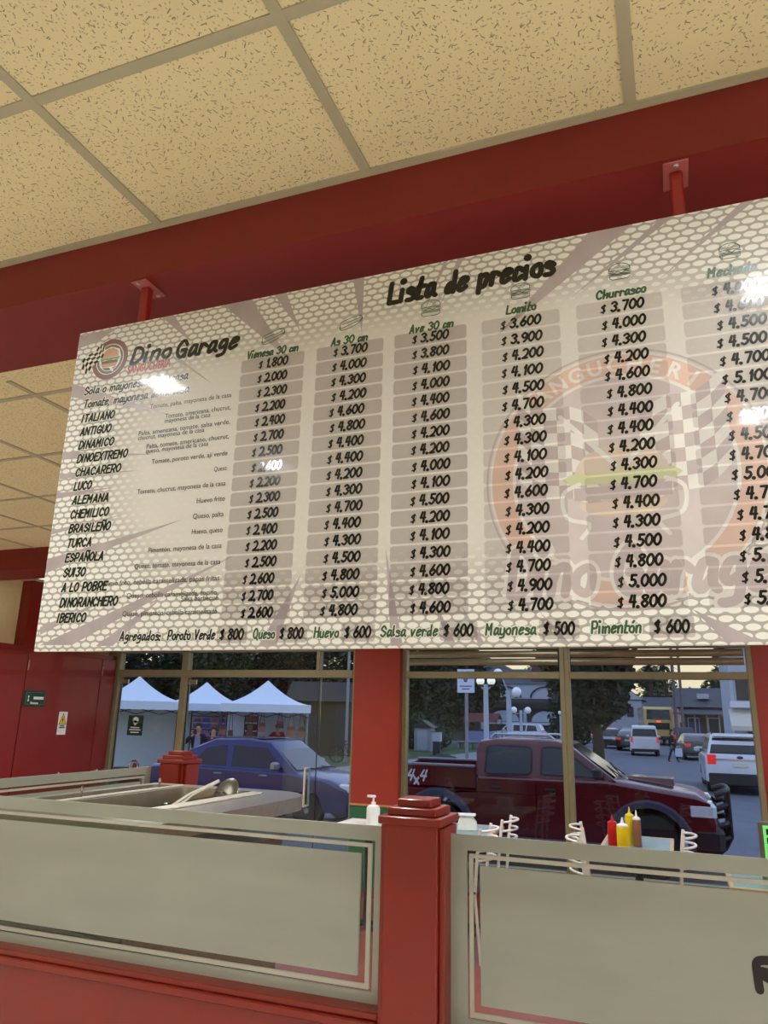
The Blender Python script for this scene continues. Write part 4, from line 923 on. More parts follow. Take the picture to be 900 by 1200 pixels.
# red pickup
PR = paint('dark_red_truck_paint', (84, 11, 20), .2); FLR = mat('grey_blue_flare', (58, 62, 78), .5)
LB = 2.54; tx1 = at(852, 950, 11.7).x; ty = 12.55
t = thing('pickup_truck', 'dark red four wheel drive pickup truck parked behind the right-hand windows', 'truck', (tx1-LB-.15, ty, ST))
h = .90; w0, w1, R = -1.62, 1.62, .45
prof = [(-LB, .55), (w0-.56, .55)]+arch(w0, .58, zc=.48, zb=.5)[1:-1]+[(w0+.56, .46), (w1-.56, .46)]+arch(w1, .58, zc=.48, zb=.5)[1:-1]+[(w1+.56, .50), (LB, .55), (LB+.02, .80), (LB-.04, 1.0), (LB-.25, 1.09), (1.05, 1.20), (-.95, 1.19), (-.98, 1.04), (-LB+.06, 1.04)]
mb = MB(); mb.loft([[(x-(.03 if abs(x) > 2.3 else 0)*k*(1 if x > 0 else -1), y, z-(.05*k if z > 1.0 else 0)) for x, z in prof] for y, k in ((-h, 1), (-h+.05, .3), (-h+.16, 0), (h-.16, 0), (h-.05, .3), (h, 1))]); mb.build('body', PR, t, local=True, ang=28)
for s_ in (-1, 1):
    y0, y1 = (h-.07, h) if s_ > 0 else (-h, -h+.07)
    bp_ = [(-LB, 1.03), (-.99, 1.03), (-.99, 1.30), (-LB, 1.28)]
    MB().loft([[(x, y, z) for x, z in bp_] for y in (y0, y1)]).build('bed_side', PR, t, local=True, ang=28)
    MB().bbox((-LB, y0-.012, 1.28), (-1.0, y1+.012, 1.325), .01).build('bed_rail', mat('grey_bed_rail', (120, 124, 136), .4), t, local=True)
MB().bbox((-LB-.01, -h+.04, .80), (-LB+.06, h-.04, 1.27), .015).build('tailgate', PR, t, local=True)
MB().box((-LB+.06, -h+.07, 1.042), (-1.0, h-.07, 1.055)).build('bed_floor', PLAST, t, smooth=False, local=True)
def wz(z): return h-.04-(z-1.17)/.6*.16
cab = [(-.98, 1.17), (-1.0, 1.62), (-.94, 1.73), (-.7, 1.77), (.28, 1.77), (.46, 1.73), (1.18, 1.18)]
mb = MB(); mb.loft([[(x, -wz(z), z) for x, z in cab], [(x, -wz(z)+.06, z+(.025 if z > 1.5 else 0)) for x, z in cab], [(x, wz(z)-.06, z+(.025 if z > 1.5 else 0)) for x, z in cab], [(x, wz(z), z) for x, z in cab]]); mb.build('cabin', PR, t, local=True, ang=28)
for gl in ([(-.84, 1.22), (-.82, 1.64), (-.70, 1.67), (-.16, 1.67), (-.10, 1.62), (-.10, 1.26), (-.16, 1.21), (-.76, 1.19)], [(.06, 1.22), (.06, 1.64), (.12, 1.67), (.33, 1.67), (.44, 1.62), (.90, 1.24), (.86, 1.21)]):
    for s_ in (-1, 1):
        MB().loft([[(x, s_*(wz(z)+e_), z) for x, z in gl] for e_ in (-.01, .006)]).build('side_window', CGLASS, t, smooth=False, local=True)
        ribm = MB(); pp = [(x, z) for x, z in gl]+[gl[0]]
        ribbon(ribm, pp, .028, lambda x, z: Vector((x, s_*(wz(z)+.009), z)), rounds=False); ribm.build('window_seal', PLAST, t, smooth=False, local=True)
MB().loft([[(1.16+.7*e_, -.70, 1.215+.7*e_), (1.16+.7*e_, .70, 1.215+.7*e_), (.49+.7*e_, .60, 1.715+.7*e_), (.49+.7*e_, -.60, 1.715+.7*e_)] for e_ in (-.02, .014)]).build('windscreen', CGLASS, t, smooth=False, local=True)
MB().loft([[(-.985-e_, -.6, 1.28), (-.985-e_, .6, 1.28), (-1.0-e_, .56, 1.62), (-1.0-e_, -.56, 1.62)] for e_ in (-.02, .012)]).build('rear_window', CGLASS, t, smooth=False, local=True)
for k in (-.35, .3): MB().tube([(1.24, k, 1.21), (.98, k+.36, 1.36)], .011, 6).build('wiper', PLAST, t, local=True)
hs = MB(); hs.loft([[(1.32, -.28, 1.185), (1.32, .28, 1.185), (1.32, .22, 1.22), (1.32, -.22, 1.22)], [(2.0, -.34, 1.135), (2.0, .34, 1.135), (2.0, .3, 1.205), (2.0, -.3, 1.205)]]); hs.build('bonnet_scoop', PR, t, local=True)
for x in (w0, w1):
    for s_ in (-1, 1):
        a, b = MB(), MB(); wheel(a, b, x, s_*(h-.10), R, .25, s_); wo = a.build('wheel', TYRE, t, local=True); b.build('rim', RIM, wo, local=True)
        ar = MB(); ar.loft([[(x+(.54+dr)*math.cos(PI*1.06-PI*1.12*k/12), s_*y, (.54+dr)*math.sin(PI*1.06-PI*1.12*k/12)+.48) for dr, y in ((-.02, h-.06), (.10, h-.02), (.06, h+.06), (-.02, h+.06))] for k in range(13)]); ar.build('wheel_flare', FLR, t, local=True)
rk = MB()
for s_ in (-1, 1):
    MB().tube([(-.80, s_*.56, 1.80), (-.74, s_*.56, 1.87), (.16, s_*.56, 1.87), (.24, s_*.56, 1.80)], .02, 8).build('roof_rail', mat('silver_roof_rail', (186, 188, 194), .35, .6), t, local=True)
for x in (-.55, -.05): MB().tube([(x, -.56, 1.86), (x, .56, 1.86)], .018, 8).build('roof_bar', PLAST, t, local=True)
for s_ in (-1, 1):
    MB().bbox((2.16, s_*.70-.205, .82), (LB+.015, s_*.70+.205, 1.02), .05).build('headlamp', LAMPC, t, local=True)
    MB().bbox((LB-.15, s_*.7-.1, .60), (LB+.06, s_*.7+.1, .68), .02).build('fog_lamp', LAMPC, t, local=True)
    MB().bbox((.86, s_*(h+.02)-(.0 if s_ > 0 else .2), 1.2), (1.0, s_*(h+.02)+(.2 if s_ > 0 else .0), 1.37), .03).build('door_mirror', PLAST, t, local=True)
    for x in (-.22, .72): pass
    for x in (-.14-.62, .10): MB().bbox((x-.08+.1, s_*(h+.004)-.012, 1.03), (x+.08+.1, s_*(h+.004)+.02, 1.065), .008).build('door_handle', PLAST, t, local=True)
    for x in (-.97, -.02, 1.02): MB().box((x-.006, s_*(h-.004)-.004, .5), (x+.006, s_*(h-.004)+.006, 1.14)).build('door_seam', PLAST, t, smooth=False, local=True)
    MB().tube([(w0+.6, s_*(h+.04), .42), (w1-.6, s_*(h+.04), .42)], .045, 10).build('side_step', FLR, t, local=True)
    MB().bbox((-LB-.02, s_*(h-.1)-.07, .85), (-LB+.06, s_*(h-.1)+.07, 1.2), .02).build('tail_lamp', TAILOFF, t, local=True)
MB().bbox((LB-.36, -h-.02, .40), (LB+.10, h+.02, .78), .08).build('front_bumper', PLAST, t, local=True)
MB().bbox((LB-.02, -.48, .76), (LB+.03, .48, 1.0), .02).build('grille', PLAST, t, local=True)
bb = MB()
for z in (.62, .80, .98, 1.12): MB().tube(smooth_pts([(LB+.02, -.62, z-.04), (LB+.18, -.5, z), (LB+.22, 0, z), (LB+.18, .5, z), (LB+.02, .62, z-.04)], 3), .032, 8).build('bull_bar', BLACKM, t, local=True)
for y in (-.5, -.16, .16, .5): MB().tube([(LB+.10, y, .45), (LB+.2, y, .62), (LB+.2, y, 1.12)], .03, 8).build('bull_bar_upright', BLACKM, t, local=True)
MB().bbox((-LB-.14, -h+.06, .5), (-LB+.02, h-.06, .64), .02).build('rear_bumper', PLAST, t, local=True)
fx = MB()
fn = lambda u, v: Vector((u, -h-.006, v))
for u0, v0, s_ in ((-2.17, 1.08, 1), (-1.95, 1.08, 1)): write(fx, '4', fn, u0, v0, .12, .15, 1.5, .35)
for a in ((-2.02, 1.04, -1.95, 1.11), (-2.02, 1.11, -1.95, 1.04)): ribbon(fx, [(a[0], a[1]), (a[2], a[3])], .03, fn)
fx.build('white_decal', mat('silver_decal', (206, 206, 214), .4), t, smooth=False, local=True)

def lift(z): return z if z < .75 else .75+(z-.75)*1.38 if z < 1.2 else 1.371+(z-1.2)*.90
seen = set()
for o in t.children:
    if o.name.split('.')[0] in ('wheel', 'wheel_flare', 'side_step') or o.data.name in seen: continue
    seen.add(o.data.name)
    for v in o.data.vertices: v.co.z = lift(v.co.z)
t.scale = (.945,)*3; t.location.x = tx1-(LB+.15)*.945

# traffic on the street
WPAINT = paint('white_car_paint', (206, 210, 220), .05); BKP = paint('black_car_paint', (26, 28, 34), .2); GRP = paint('dark_grey_car_paint', (52, 56, 64), .3); SILV = paint('silver_car_paint', (150, 154, 162), .4)
q = at(860, 900, 27.0); S = suv(); S['rb_m'] = PLAST
sv = car('white_car', 'large white off-road car seen from behind at the right edge of the window', 'car', (q.x+.12, 29.0, ST), PI/2+.02, S, WPAINT)
MB().bbox((-2.53, -.8, 1.02), (-2.49, .8, 1.055), .006).build('chrome_strip', CHROME, sv, local=True)
MB().lathe([(.09, 0), (.09, .012)], 18, 0, Matrix.Translation((-2.53, 0, 1.1)) @ Matrix.Rotation(-PI/2, 4, 'Y') @ Matrix.Diagonal((.5, 1, 1, 1))).build('badge', mat('dark_blue_badge', (30, 44, 90), .4), sv, local=True)
for s_ in (-1, 1): MB().tube([(-1.9, s_*.72, 1.78), (-1.8, s_*.72, 1.83), (.2, s_*.72, 1.83), (.3, s_*.72, 1.78)], .02, 6).build('roof_rail', PLAST, sv, local=True)
MB().bbox((-2.36, -.7, 1.70), (-2.1, .7, 1.76), .02).build('spoiler', WPAINT, sv, local=True)
# white van
x0, x1 = -2.3, 2.3; w0, w1 = -1.4, 1.45
S = dict(W=1.8, body=[(x0+.02, .32), (w0-.4, .32)]+arch(w0, .37)[1:-1]+[(w0+.4, .28), (w1-.4, .28)]+arch(w1, .37)[1:-1]+[(w1+.4, .32), (x1, .4), (x1, .75), (x1-.5, 1.02), (1.4, 1.06), (x0, 1.06)], cab=[(x0, 1.04), (x0+.08, 1.75), (x0+.2, 1.83), (.6, 1.85), (.95, 1.76), (1.62, 1.02)], belt=1.04, top=1.85, tumble=.14,
         glass=[[(.2, 1.12), (.2, 1.6), (.8, 1.6), (1.3, 1.12)]], front=((1.56, 1.1), (.98, 1.72), (.7, .6)), rear=((x0+.01, 1.2), (x0+.075, 1.66), (-1, .12)), wheels=(w0, w1), r=.32, mirror=(1.0, 1.08), handles=(.3,), hz=1.0, seams=(.1, 1.2, -1.0), tl=(1.0, .34, .14), pz=.6)
q = at(746, 870, 52); car('white_van', 'white delivery van with rear window seen from behind in the traffic', 'van', (q.x+.35, 54.5, ST), PI/2+.06, S, paint('van_white', (214, 214, 220), 0))
q = at(814, 870, 50); S = sedan(4.5, 1.8, 1.46); car('dark_car', 'dark saloon with lit red tail lamps right of the walking person', 'car', (q.x, 51, ST), PI/2+.12, S, BKP)
q = at(801, 858, 66); S = suv(4.5, 1.85, 1.72); car('dark_car', 'dark tall car with a lit high brake lamp farther up the street', 'car', (q.x, 68, ST), PI/2, S, GRP)
q = at(737, 868, 57); S = sedan(4.3, 1.72, 1.45); car('dark_car', 'black car in the traffic immediately left of the white van', 'car', (q.x-.25, 62, ST), PI/2, S, BKP)
q = at(724, 864, 56); S = sedan(4.3, 1.75, 1.48); S['tail_m'] = TAILOFF; car('dark_car', 'dark car facing the viewer with lit headlamps left in the traffic', 'car', (q.x-1.2, 66, ST), -PI/2-.12, S, GRP)
q = at(713, 861, 70); S = sedan(4.4, 1.75, 1.48); car('silver_car', 'silver car farthest left in the distant traffic', 'car', (q.x-.3, 75, ST), PI/2+.1, S, SILV)
q = at(733, 858, 74); S = sedan(4.4, 1.75, 1.48); car('silver_car', 'pale car roof showing between the distant cars below the bus', 'car', (q.x-.6, 90, ST), PI/2, S, SILV)
q = at(604, 860, 62); S = suv(4.7, 1.85, 1.72); car('white_car', 'white estate car crossing in front of the arched white building', 'car', (q.x, 62, ST), PI, S, WPAINT)
q = at(655, 862, 66); S = sedan(4.3, 1.75, 1.46); car('white_car', 'white saloon partly behind the window mullion beyond the truck roof', 'car', (q.x+.4, 68, ST), PI, S, WPAINT)
q = at(884, 851, 45); S = sedan(4.3, 1.75, 1.5); car('silver_car', 'pale car parked beyond the large white off-road car', 'car', (q.x-.15, 41, ST), PI/2, S, SILV)
# bus
YEL = paint('ochre_bus_paint', (196, 168, 96), .1)
q = at(769, 850, 78); bt = thing('bus', 'tall yellow coach seen from behind in the street traffic', 'bus', (q.x-.3, 83, ST), PI/2+.10)
h = 1.27; L2 = 5.5
side = [(-L2, .5), (-L2+.0, 2.2), (-L2+.12, 3.3), (-L2+.35, 3.52), (L2-.4, 3.5), (L2, 2.6), (L2, .5)]
mb = MB(); mb.loft([[(x, y, z-k) for x, z in side] for y, k in ((-h, .0), (h, .0))]); mb.build('body', YEL, bt, local=True, ang=28)
MB().loft([[(-L2+.125-.03*e_, -1.08, 2.35), (-L2+.125-.03*e_, 1.08, 2.35), (-L2+.25-.03*e_, 1.02, 3.25), (-L2+.25-.03*e_, -1.02, 3.25)] for e_ in (0, 6.2)]).build('rear_window', CGLASS, bt, smooth=False, local=True)
for s_ in (-1, 1):
    MB().box((-L2+.4, s_*h-.01, 2.2), (L2-.6, s_*h+.01, 3.2)).build('side_window', mat('painted_reflection_glass', (178, 168, 140), .2), bt, smooth=False, local=True)  # pale base colour stands in for a reflection on the panes
    MB().bbox((-L2-.03, s_*1.05-.1, 1.0), (-L2+.05, s_*1.05+.1, 1.4), .02).build('tail_lamp', TAILOFF, bt, local=True)
    for x in (-3.3, 3.2):
        a, b = MB(), MB(); wheel(a, b, x, s_*(h-.16), .5, .3, s_); wo = a.build('wheel', TYRE, bt, local=True); b.build('rim', RIM, wo, local=True)
MB().box((-L2-.02, -.95, 1.45), (-L2+.02, .95, 2.05)).build('engine_grille', PLAST, bt, smooth=False, local=True)
MB().box((-L2-.03, -.2, 2.1), (-L2+.03, .2, 2.24)).build('brake_lamp', mat('lit_orange_lamp', (255, 90, 30), .3, emit=(255, 90, 30), estr=1.5), bt, smooth=False, local=True)
MB().bbox((-L2-.04, -1.2, .5), (-L2+.05, 1.2, .85), .03).build('rear_bumper', PLAST, bt, local=True)

# ------------------------------------------------------------------ people
SKIN = mat('skin', (186, 138, 112), .6); HAIR = mat('dark_hair', (24, 20, 20), .7)
def skin_mesh(name, J, E, m, parent, root=0, sub=1):
    me = bpy.data.meshes.new(name); ks = list(J); ix = {k: i for i, k in enumerate(ks)}
    me.from_pydata([J[k][0] for k in ks], [(ix[a], ix[b]) for a, b in E], [])
    o = bpy.data.objects.new(name, me); COL.objects.link(o)
    md = o.modifiers.new('skin', 'SKIN'); md.use_smooth_shade = True
    if not me.skin_vertices: bpy.context.view_layer.objects.active = o
    lay = me.skin_vertices[0] if me.skin_vertices else None
    for k in ks:
        r = J[k][1]; r = r if isinstance(r, tuple) else (r, r); lay.data[ix[k]].radius = r; lay.data[ix[k]].use_root = (ix[k] == root)
    s_ = o.modifiers.new('sub', 'SUBSURF'); s_.levels = sub; s_.render_levels = sub
    bpy.context.view_layer.update(); dg = bpy.context.evaluated_depsgraph_get()
    m2 = bpy.data.meshes.new_from_object(o.evaluated_get(dg)); bpy.data.objects.remove(o); bpy.data.meshes.remove(me)
    m2.materials.clear(); m2.materials.append(m); m2.shade_smooth()
    r = bpy.data.objects.new(name, m2); COL.objects.link(r); r.parent = parent; return r
def person(lab, loc, rz, top_m, leg_m, arms, hgt=1.7, long_hair=False, step=.0, inner=None):
    """arms: {'L': (elbow, wrist), 'R': ...} in body coordinates, facing -y"""
    t = thing('person', lab, 'person', loc, rz); k = hgt/1.72
    V = lambda x, y, z: Vector((x*k, y*k, z*k))
    J = {'pelvis': (V(0, 0, .95), (.14, .10)), 'waist': (V(0, 0, 1.08), (.125, .09)), 'chest': (V(0, 0, 1.30), (.15, .105)), 'neck': (V(0, 0, 1.45), .055), 'chin': (V(0, -.02, 1.52), (.062, .07)), 'head': (V(0, -.01, 1.60), (.078, .095)), 'crown': (V(0, 0, 1.69), (.058, .07))}
    E = [('pelvis', 'waist'), ('waist', 'chest'), ('chest', 'neck'), ('neck', 'chin'), ('chin', 'head'), ('head', 'crown')]
    for s_, n in ((-1, 'R'), (1, 'L')):
        f = step*s_
        J['hip'+n] = (V(.09*s_, 0, .90), .085); J['knee'+n] = (V(.10*s_, -f*.5-.01, .50), .058); J['ankle'+n] = (V(.10*s_, -f*1.0+.02, .09), .04); J['toe'+n] = (V(.11*s_, -f-.14, .035), .035)
        E += [('pelvis', 'hip'+n), ('hip'+n, 'knee'+n), ('knee'+n, 'ankle'+n), ('ankle'+n, 'toe'+n)]
        J['sh'+n] = (V(.18*s_, 0, 1.39), .052); el, wr = arms[n]; J['el'+n] = (V(*el), .04); J['wr'+n] = (V(*wr), .026)
        d = (Vector(wr)-Vector(el)).normalized(); palm = Vector(wr)+d*.07; J['pa'+n] = (V(*palm), (.034, .018))
        E += [('chest', 'sh'+n), ('sh'+n, 'el'+n), ('el'+n, 'wr'+n), ('wr'+n, 'pa'+n)]
        sd = d.cross(Vector((0, 1, .2))).normalized(); cu = Vector((0, -1, 0))
        for i, (o_, l_) in enumerate(((-.030, .055), (-.010, .07), (.010, .075), (.030, .065))):
            a = palm+sd*o_+d*l_*.55; b = a+d*l_*.35+cu*.018; J['f%d%s' % (i, n)] = (V(*a), .0085); J['g%d%s' % (i, n)] = (V(*b), .007); E += [('pa'+n, 'f%d%s' % (i, n)), ('f%d%s' % (i, n), 'g%d%s' % (i, n))]
        a = Vector(wr)+d*.03-sd*.045+cu*.02; J['th'+n] = (V(*a), .009); E.append(('wr'+n, 'th'+n))
    J['nose'] = (V(0, -.125, 1.585), .014); E.append(('head', 'nose'))
    for s_ in (-1, 1): J['ear%d' % s_] = (V(.088*s_, .01, 1.585), (.01, .02)); E.append(('head', 'ear%d' % s_))
    skin_mesh('body', J, E, SKIN, t)
    grow = lambda n, e_: (J[n][0], tuple(v+e_ for v in J[n][1]) if isinstance(J[n][1], tuple) else J[n][1]+e_)
    T_ = {n: grow(n, .022) for n in ('pelvis', 'waist', 'chest', 'shL', 'shR', 'elL', 'elR')}; T_['neckb'] = (V(0, .01, 1.42), .07)
    for n in 'LR': T_['cuff'+n] = (J['wr'+n][0].lerp(J['el'+n][0], .12), .04)
    skin_mesh('jacket', T_, [('pelvis', 'waist'), ('waist', 'chest'), ('chest', 'neckb'), ('chest', 'shL'), ('chest', 'shR'), ('shL', 'elL'), ('shR', 'elR'), ('elL', 'cuffL'), ('elR', 'cuffR')], top_m, t)
    if inner:
        MB().loft([[(x*k, y*k, z*k) for x, y in ((-.085, -.128), (.085, -.128), (.07, -.05), (-.07, -.05))] for z in (.88, 1.1)]+[[(x*k, y*k, 1.40*k) for x, y in ((-.07, -.132), (.07, -.132), (.06, -.05), (-.06, -.05))]]).build('sweater', inner, t, local=True)
    T_ = {n: grow(n, .02) for n in ('pelvis', 'hipL', 'hipR', 'kneeL', 'kneeR', 'ankleL', 'ankleR')}
    skin_mesh('trousers', T_, [('pelvis', 'hipL'), ('pelvis', 'hipR'), ('hipL', 'kneeL'), ('hipR', 'kneeR'), ('kneeL', 'ankleL'), ('kneeR', 'ankleR')], leg_m, t)
    for s_, n in ((-1, 'R'), (1, 'L')):
        a = J['ankle'+n][0]; b = J['toe'+n][0]; MB().loft([[(p.x+x*k, p.y+y*k, z) for x, y in ((-.045, -.02), (.045, -.02), (.045, .06), (-.045, .06))] for p, z in ((a.lerp(b, .3), .0), (a.lerp(b, .3), .05), (a, .12))]).build('shoe', BLACKM, t, local=True)
        MB().sphere(V(.034*s_, -.099, 1.61), .011*k, 8).build('eye', mat('dark_eye', (24, 18, 16), .3), t, local=True)
    MB().sphere(V(0, -.103, 1.535), .018*k, 8, 0, (1.2, .5, .35)).build('mouth', mat('lips', (150, 84, 76), .5), t, local=True)
    hm = MB(); hm.lathe([(.03*k, .115*k), (.075*k, .09*k), (.10*k, .03*k), (.098*k, -.03*k), (.07*k, -.06*k)][::-1], 16, 0, Matrix.Translation(V(0, .022, 1.635)))
    if long_hair: hm.loft([[(x*k, y*k, z*k) for x, y in ((-.1, .02), (.1, .02), (.09, .1), (-.09, .1))] for z in (1.36, 1.5, 1.64)])
    hm.build('hair', HAIR, t, local=True); return t
DK = mat('black_jacket_cloth', (22, 24, 30), .85); GREY = mat('grey_sweater_knit', (136, 144, 158), .9); JEAN = mat('dark_trouser_cloth', (44, 48, 62), .85)
REDC = mat('red_jacket_cloth', (150, 22, 32), .8); PURP = mat('dark_plum_cloth', (50, 38, 56), .85)
def polar0(px, D):
    d = ray(px, 820); d = Vector((d.x, d.y)).normalized()*D; return d.x, d.y
q = at(231, 870, 18.5)
man = person('man in open black jacket and grey sweater holding a phone to his mouth', (q.x, 18.5, ST+.0), math.radians(35), DK, JEAN, {'L': ((.30, -.02, 1.12), (.27, -.12, .88)), 'R': ((-.33, -.12, 1.20), (-.13, -.22, 1.43))}, 1.76, inner=GREY)
ph = thing('phone', 'dark phone held up by the man in the black jacket', 'phone', (q.x, 18.5, ST)); ph.rotation_euler = (0, 0, math.radians(35))
MB().bbox((-.115, -.285, 1.47), (-.035, -.272, 1.62), .004, 0).build('case', BLACKM, ph, local=True)
q = at(238, 870, 20.6); person('long haired person in dark plum clothes standing behind the man with the phone', (q.x+.35, 20.6, ST), math.radians(35), PURP, JEAN, {'L': ((.27, 0, 1.12), (.26, -.1, .88)), 'R': ((-.27, 0, 1.12), (-.26, -.1, .88))}, 1.62, True)
TB = (polar0(313, 28.0)); q = Vector((TB[0]+.45*math.cos(.506)+.2*math.sin(.506), 0, 0)); person('stall seller in a red jacket reaching sideways under the white tent', (q.x, TB[1]+.45*math.sin(.506)-.2*math.cos(.506), ST), math.radians(28), REDC, JEAN, {'L': ((.27, -.05, 1.12), (.22, -.22, .95)), 'R': ((-.36, -.08, 1.16), (-.55, -.18, .95))}, 1.72)
q = at(788, 870, 47); person('dark clothed pedestrian crossing the street with a white bag', (q.x, 46.5, ST), math.radians(80), DK, JEAN, {'L': ((.25, .05, 1.12), (.26, -.1, .86)), 'R': ((-.25, .05, 1.12), (-.27, .02, .84))}, 1.72, step=.22)
b = thing('carrier_bag', 'pale carrier bag hanging from the hand of the crossing pedestrian', 'bag', (q.x+.3, 46.3, ST))
MB().loft([[(x, y, z) for x, y in ((-w_, -.07), (w_, -.07), (w_, .07), (-w_, .07))] for w_, z in ((.16, .28), (.2, .4), (.17, .72))]).build('sack', mat('pale_plastic_bag', (190, 200, 214), .5), b, local=True)
MB().tube([(-.1, 0, .72), (-.05, 0, .84), (.05, 0, .84), (.1, 0, .72)], .012, 6).build('handle', WHITE, b, local=True)

# ------------------------------------------------------------------ market tents
CANV = mat('white_tent_canvas', (222, 228, 236), .8, var=.03); POLE = mat('dark_tent_frame', (46, 48, 56), .5)
def tent(lab, loc, rz, walls=True, pk=3.22):
    t = thing('market_tent', lab, 'tent', loc, rz, 'white market tents'); e_ = 2.38; n = 10; rings = []
    for k in range(n+1):
        s_ = 1-k/n; z = e_+(pk-e_)*(1-s_)**1.7; hw = 1.5*s_+.02
        rings.append([(x*hw, y*hw, z) for x, y in ((-1, -1), (0, -1.0), (1, -1), (1, 0), (1, 1), (0, 1), (-1, 1), (-1, 0))])
    MB().loft(rings, 0, False).build('canopy', CANV, t, local=True, ang=50)
    vb = MB()
    for a, b in (((-1, -1), (1, -1)), ((1, -1), (1, 1)), ((1, 1), (-1, 1)), ((-1, 1), (-1, -1))): vb.loft([[(a[0]*r_, a[1]*r_, z), (b[0]*r_, b[1]*r_, z)] for r_, z in ((1.52, e_-.27), (1.525, e_))], 0, False, closed=False)
    vb.build('valance', CANV, t, smooth=False, local=True)
    for x in (-1, 1):
        for y in (-1, 1): MB().tube([(x*1.47, y*1.47, 0), (x*1.47, y*1.47, e_-.02)], .025, 6).build('leg', POLE, t, local=True)
    tr = MB()
    for k in range(4):
        xa, xb = -1.47+k*.735, -1.47+(k+1)*.735
        tr.tube([(xa, -1.46, e_-.42), (xb, -1.46, e_-.22)], .014, 5); tr.tube([(xa, -1.46, e_-.22), (xb, -1.46, e_-.42)], .014, 5)
    tr.build('truss', POLE, t, local=True)
    if walls:
        MB().box((-1.5, 1.49, .05), (1.5, 1.51, e_-.2)).build('back_wall', CANV, t, smooth=False, local=True)
        MB().box((1.49, -.2, .05), (1.51, 1.5, e_-.2)).build('side_wall', CANV, t, smooth=False, local=True)
    return t
AB, AM, AL = math.radians(29), math.radians(34), math.radians(38.8)
def polar(px, D):
    d = ray(px, 820); d = Vector((d.x, d.y)).normalized()*D; return d.x, d.y
TB = polar(313, 28.0); TM = polar(241, 31.5); TL = polar(161, 28.0)
tent('white market tent with hanging leather bags, right one of the row', (TB[0], TB[1], ST), AB)
tent('white market tent with colourful goods behind the man with the phone', (TM[0], TM[1], ST), AM)
tent('white market tent seen through the left door pane with the mask notice', (TL[0], TL[1], ST), AL, True)
def loc_in(T_, a, x, y): return (T_[0]+x*math.cos(a)-y*math.sin(a), T_[1]+x*math.sin(a)+y*math.cos(a))
LEAT = [mat('tan_leather', (140, 92, 68), .6), mat('brown_leather', (92, 56, 46), .6), mat('dark_leather', (58, 40, 38), .6)]
bagl = ['tan leather bag hanging at the left pole of the bag stall', 'dark slim bag hanging beside the left pole of the bag stall', 'brown bag hung in the dark cluster left of the seller', 'tan rounded bag hanging left of the seller in red', 'brown bag hanging in front of the seller in red', 'wide tan shoulder bag hanging right of the seller in red', 'triangular tan bag hanging at the right of the stall']
for k, (x, z, w_, hh) in enumerate(((-1.40, 1.5, .24, .28), (-1.14, 1.3, .18, .42), (-.5, 1.45, .2, .48), (-.10, 1.62, .26, .32), (.50, 1.72, .26, .24), (.88, 1.52, .32, .28), (1.24, 1.5, .32, .34))):
    c = loc_in(TB, AB, x, -1.46); bt_ = thing('hanging_bag', bagl[k], 'bag', (c[0], c[1], ST), AB, 'leather bags on the stall')
    tw = .35 if k == 6 else .85
    MB().loft([[(-w_/2*s_, -.06, zz), (w_/2*s_, -.06, zz), (w_/2*s_, .06, zz), (-w_/2*s_, .06, zz)] for s_, zz in ((.9, z-hh/2), (1, z-hh*.3), (tw, z+hh/2))]).build('pouch', LEAT[(0, 2, 1, 0, 2, 0, 0)[k]], bt_, local=True)
    MB().tube([(-w_*.3, 0, z+hh/2), (-.03, 0, 2.08), (.03, 0, 2.08), (w_*.3, 0, z+hh/2)], .012, 5).build('strap', LEAT[2], bt_, local=True)
    MB().loft([[(-w_/2*tw, -.068, z+hh*.5), (w_/2*tw, -.068, z+hh*.5), (w_/2*.85, -.07, z+hh*.1), (-w_/2*.85, -.07, z+hh*.1)], [(-w_/2*tw, -.06, z+hh*.5), (w_/2*tw, -.06, z+hh*.5), (w_/2*.85, -.06, z+hh*.1), (-w_/2*.85, -.06, z+hh*.1)]]).build('flap', LEAT[1], bt_, local=True)
def stall_table(T_, a, lab, x0, x1, y, cloth):
    c = loc_in(T_, a, (x0+x1)/2, y); t = thing('stall_table', lab, 'table', (c[0], c[1], ST), a); w_ = (x1-x0)/2
    MB().bbox((-w_, -.35, .82), (w_, .35, .86), .01).build('tabletop', POLE, t, local=True)
    MB().loft([[(-w_-.01, -.36, z), (w_+.01, -.36, z), (w_+.01, .36, z), (-w_-.01, .36, z)] for z in (.12, .865)]).build('cloth', cloth, t, smooth=False, local=True)
stall_table(TB, AB, 'cloth covered table under the bag stall tent', -1.35, 1.35, -.9, CANV)
stall_table(TM, AM, 'cloth covered table under the tent with colourful goods', -.4, 1.35, -.9, CANV)
cs = [(190, 110, 170), (92, 120, 190), (206, 120, 140), (120, 96, 176), (150, 170, 220), (196, 90, 110), (226, 130, 200), (80, 100, 160), (170, 140, 200), (110, 150, 190)]
nm = ['pink', 'blue', 'rose', 'violet', 'pale blue', 'red', 'bright pink', 'navy', 'lilac', 'teal blue']
for k in range(10):
    i, j = k % 5, k//5; c = loc_in(TM, AM, -.25+i*.34, .7); t = thing('folded_textile', '%s textile in the %s row of the colourful goods stall' % (nm[k], ('upper', 'lower')[j]), 'textile', (c[0], c[1], ST), AM, 'textiles on the goods stall')
    z = 1.62-j*.52
    MB().loft([[(x, y, zz) for x, y in ((-.16*s_, -.1), (.16*s_, -.1), (.16*s_, .06), (-.16*s_, .06))] for s_, zz in ((1, z-.18), (1.02, z), (.85, z+.2))]).build('cloth', mat('textile_%s' % nm[k].replace(' ', '_'), cs[k], .9, var=.3, nscale=12), t, local=True)
    MB().bbox((-.15, -.115, z-.02), (.15, -.098, z+.05), .005).build('fold', mat('textile_fold', (206, 200, 214), .9), t, local=True)
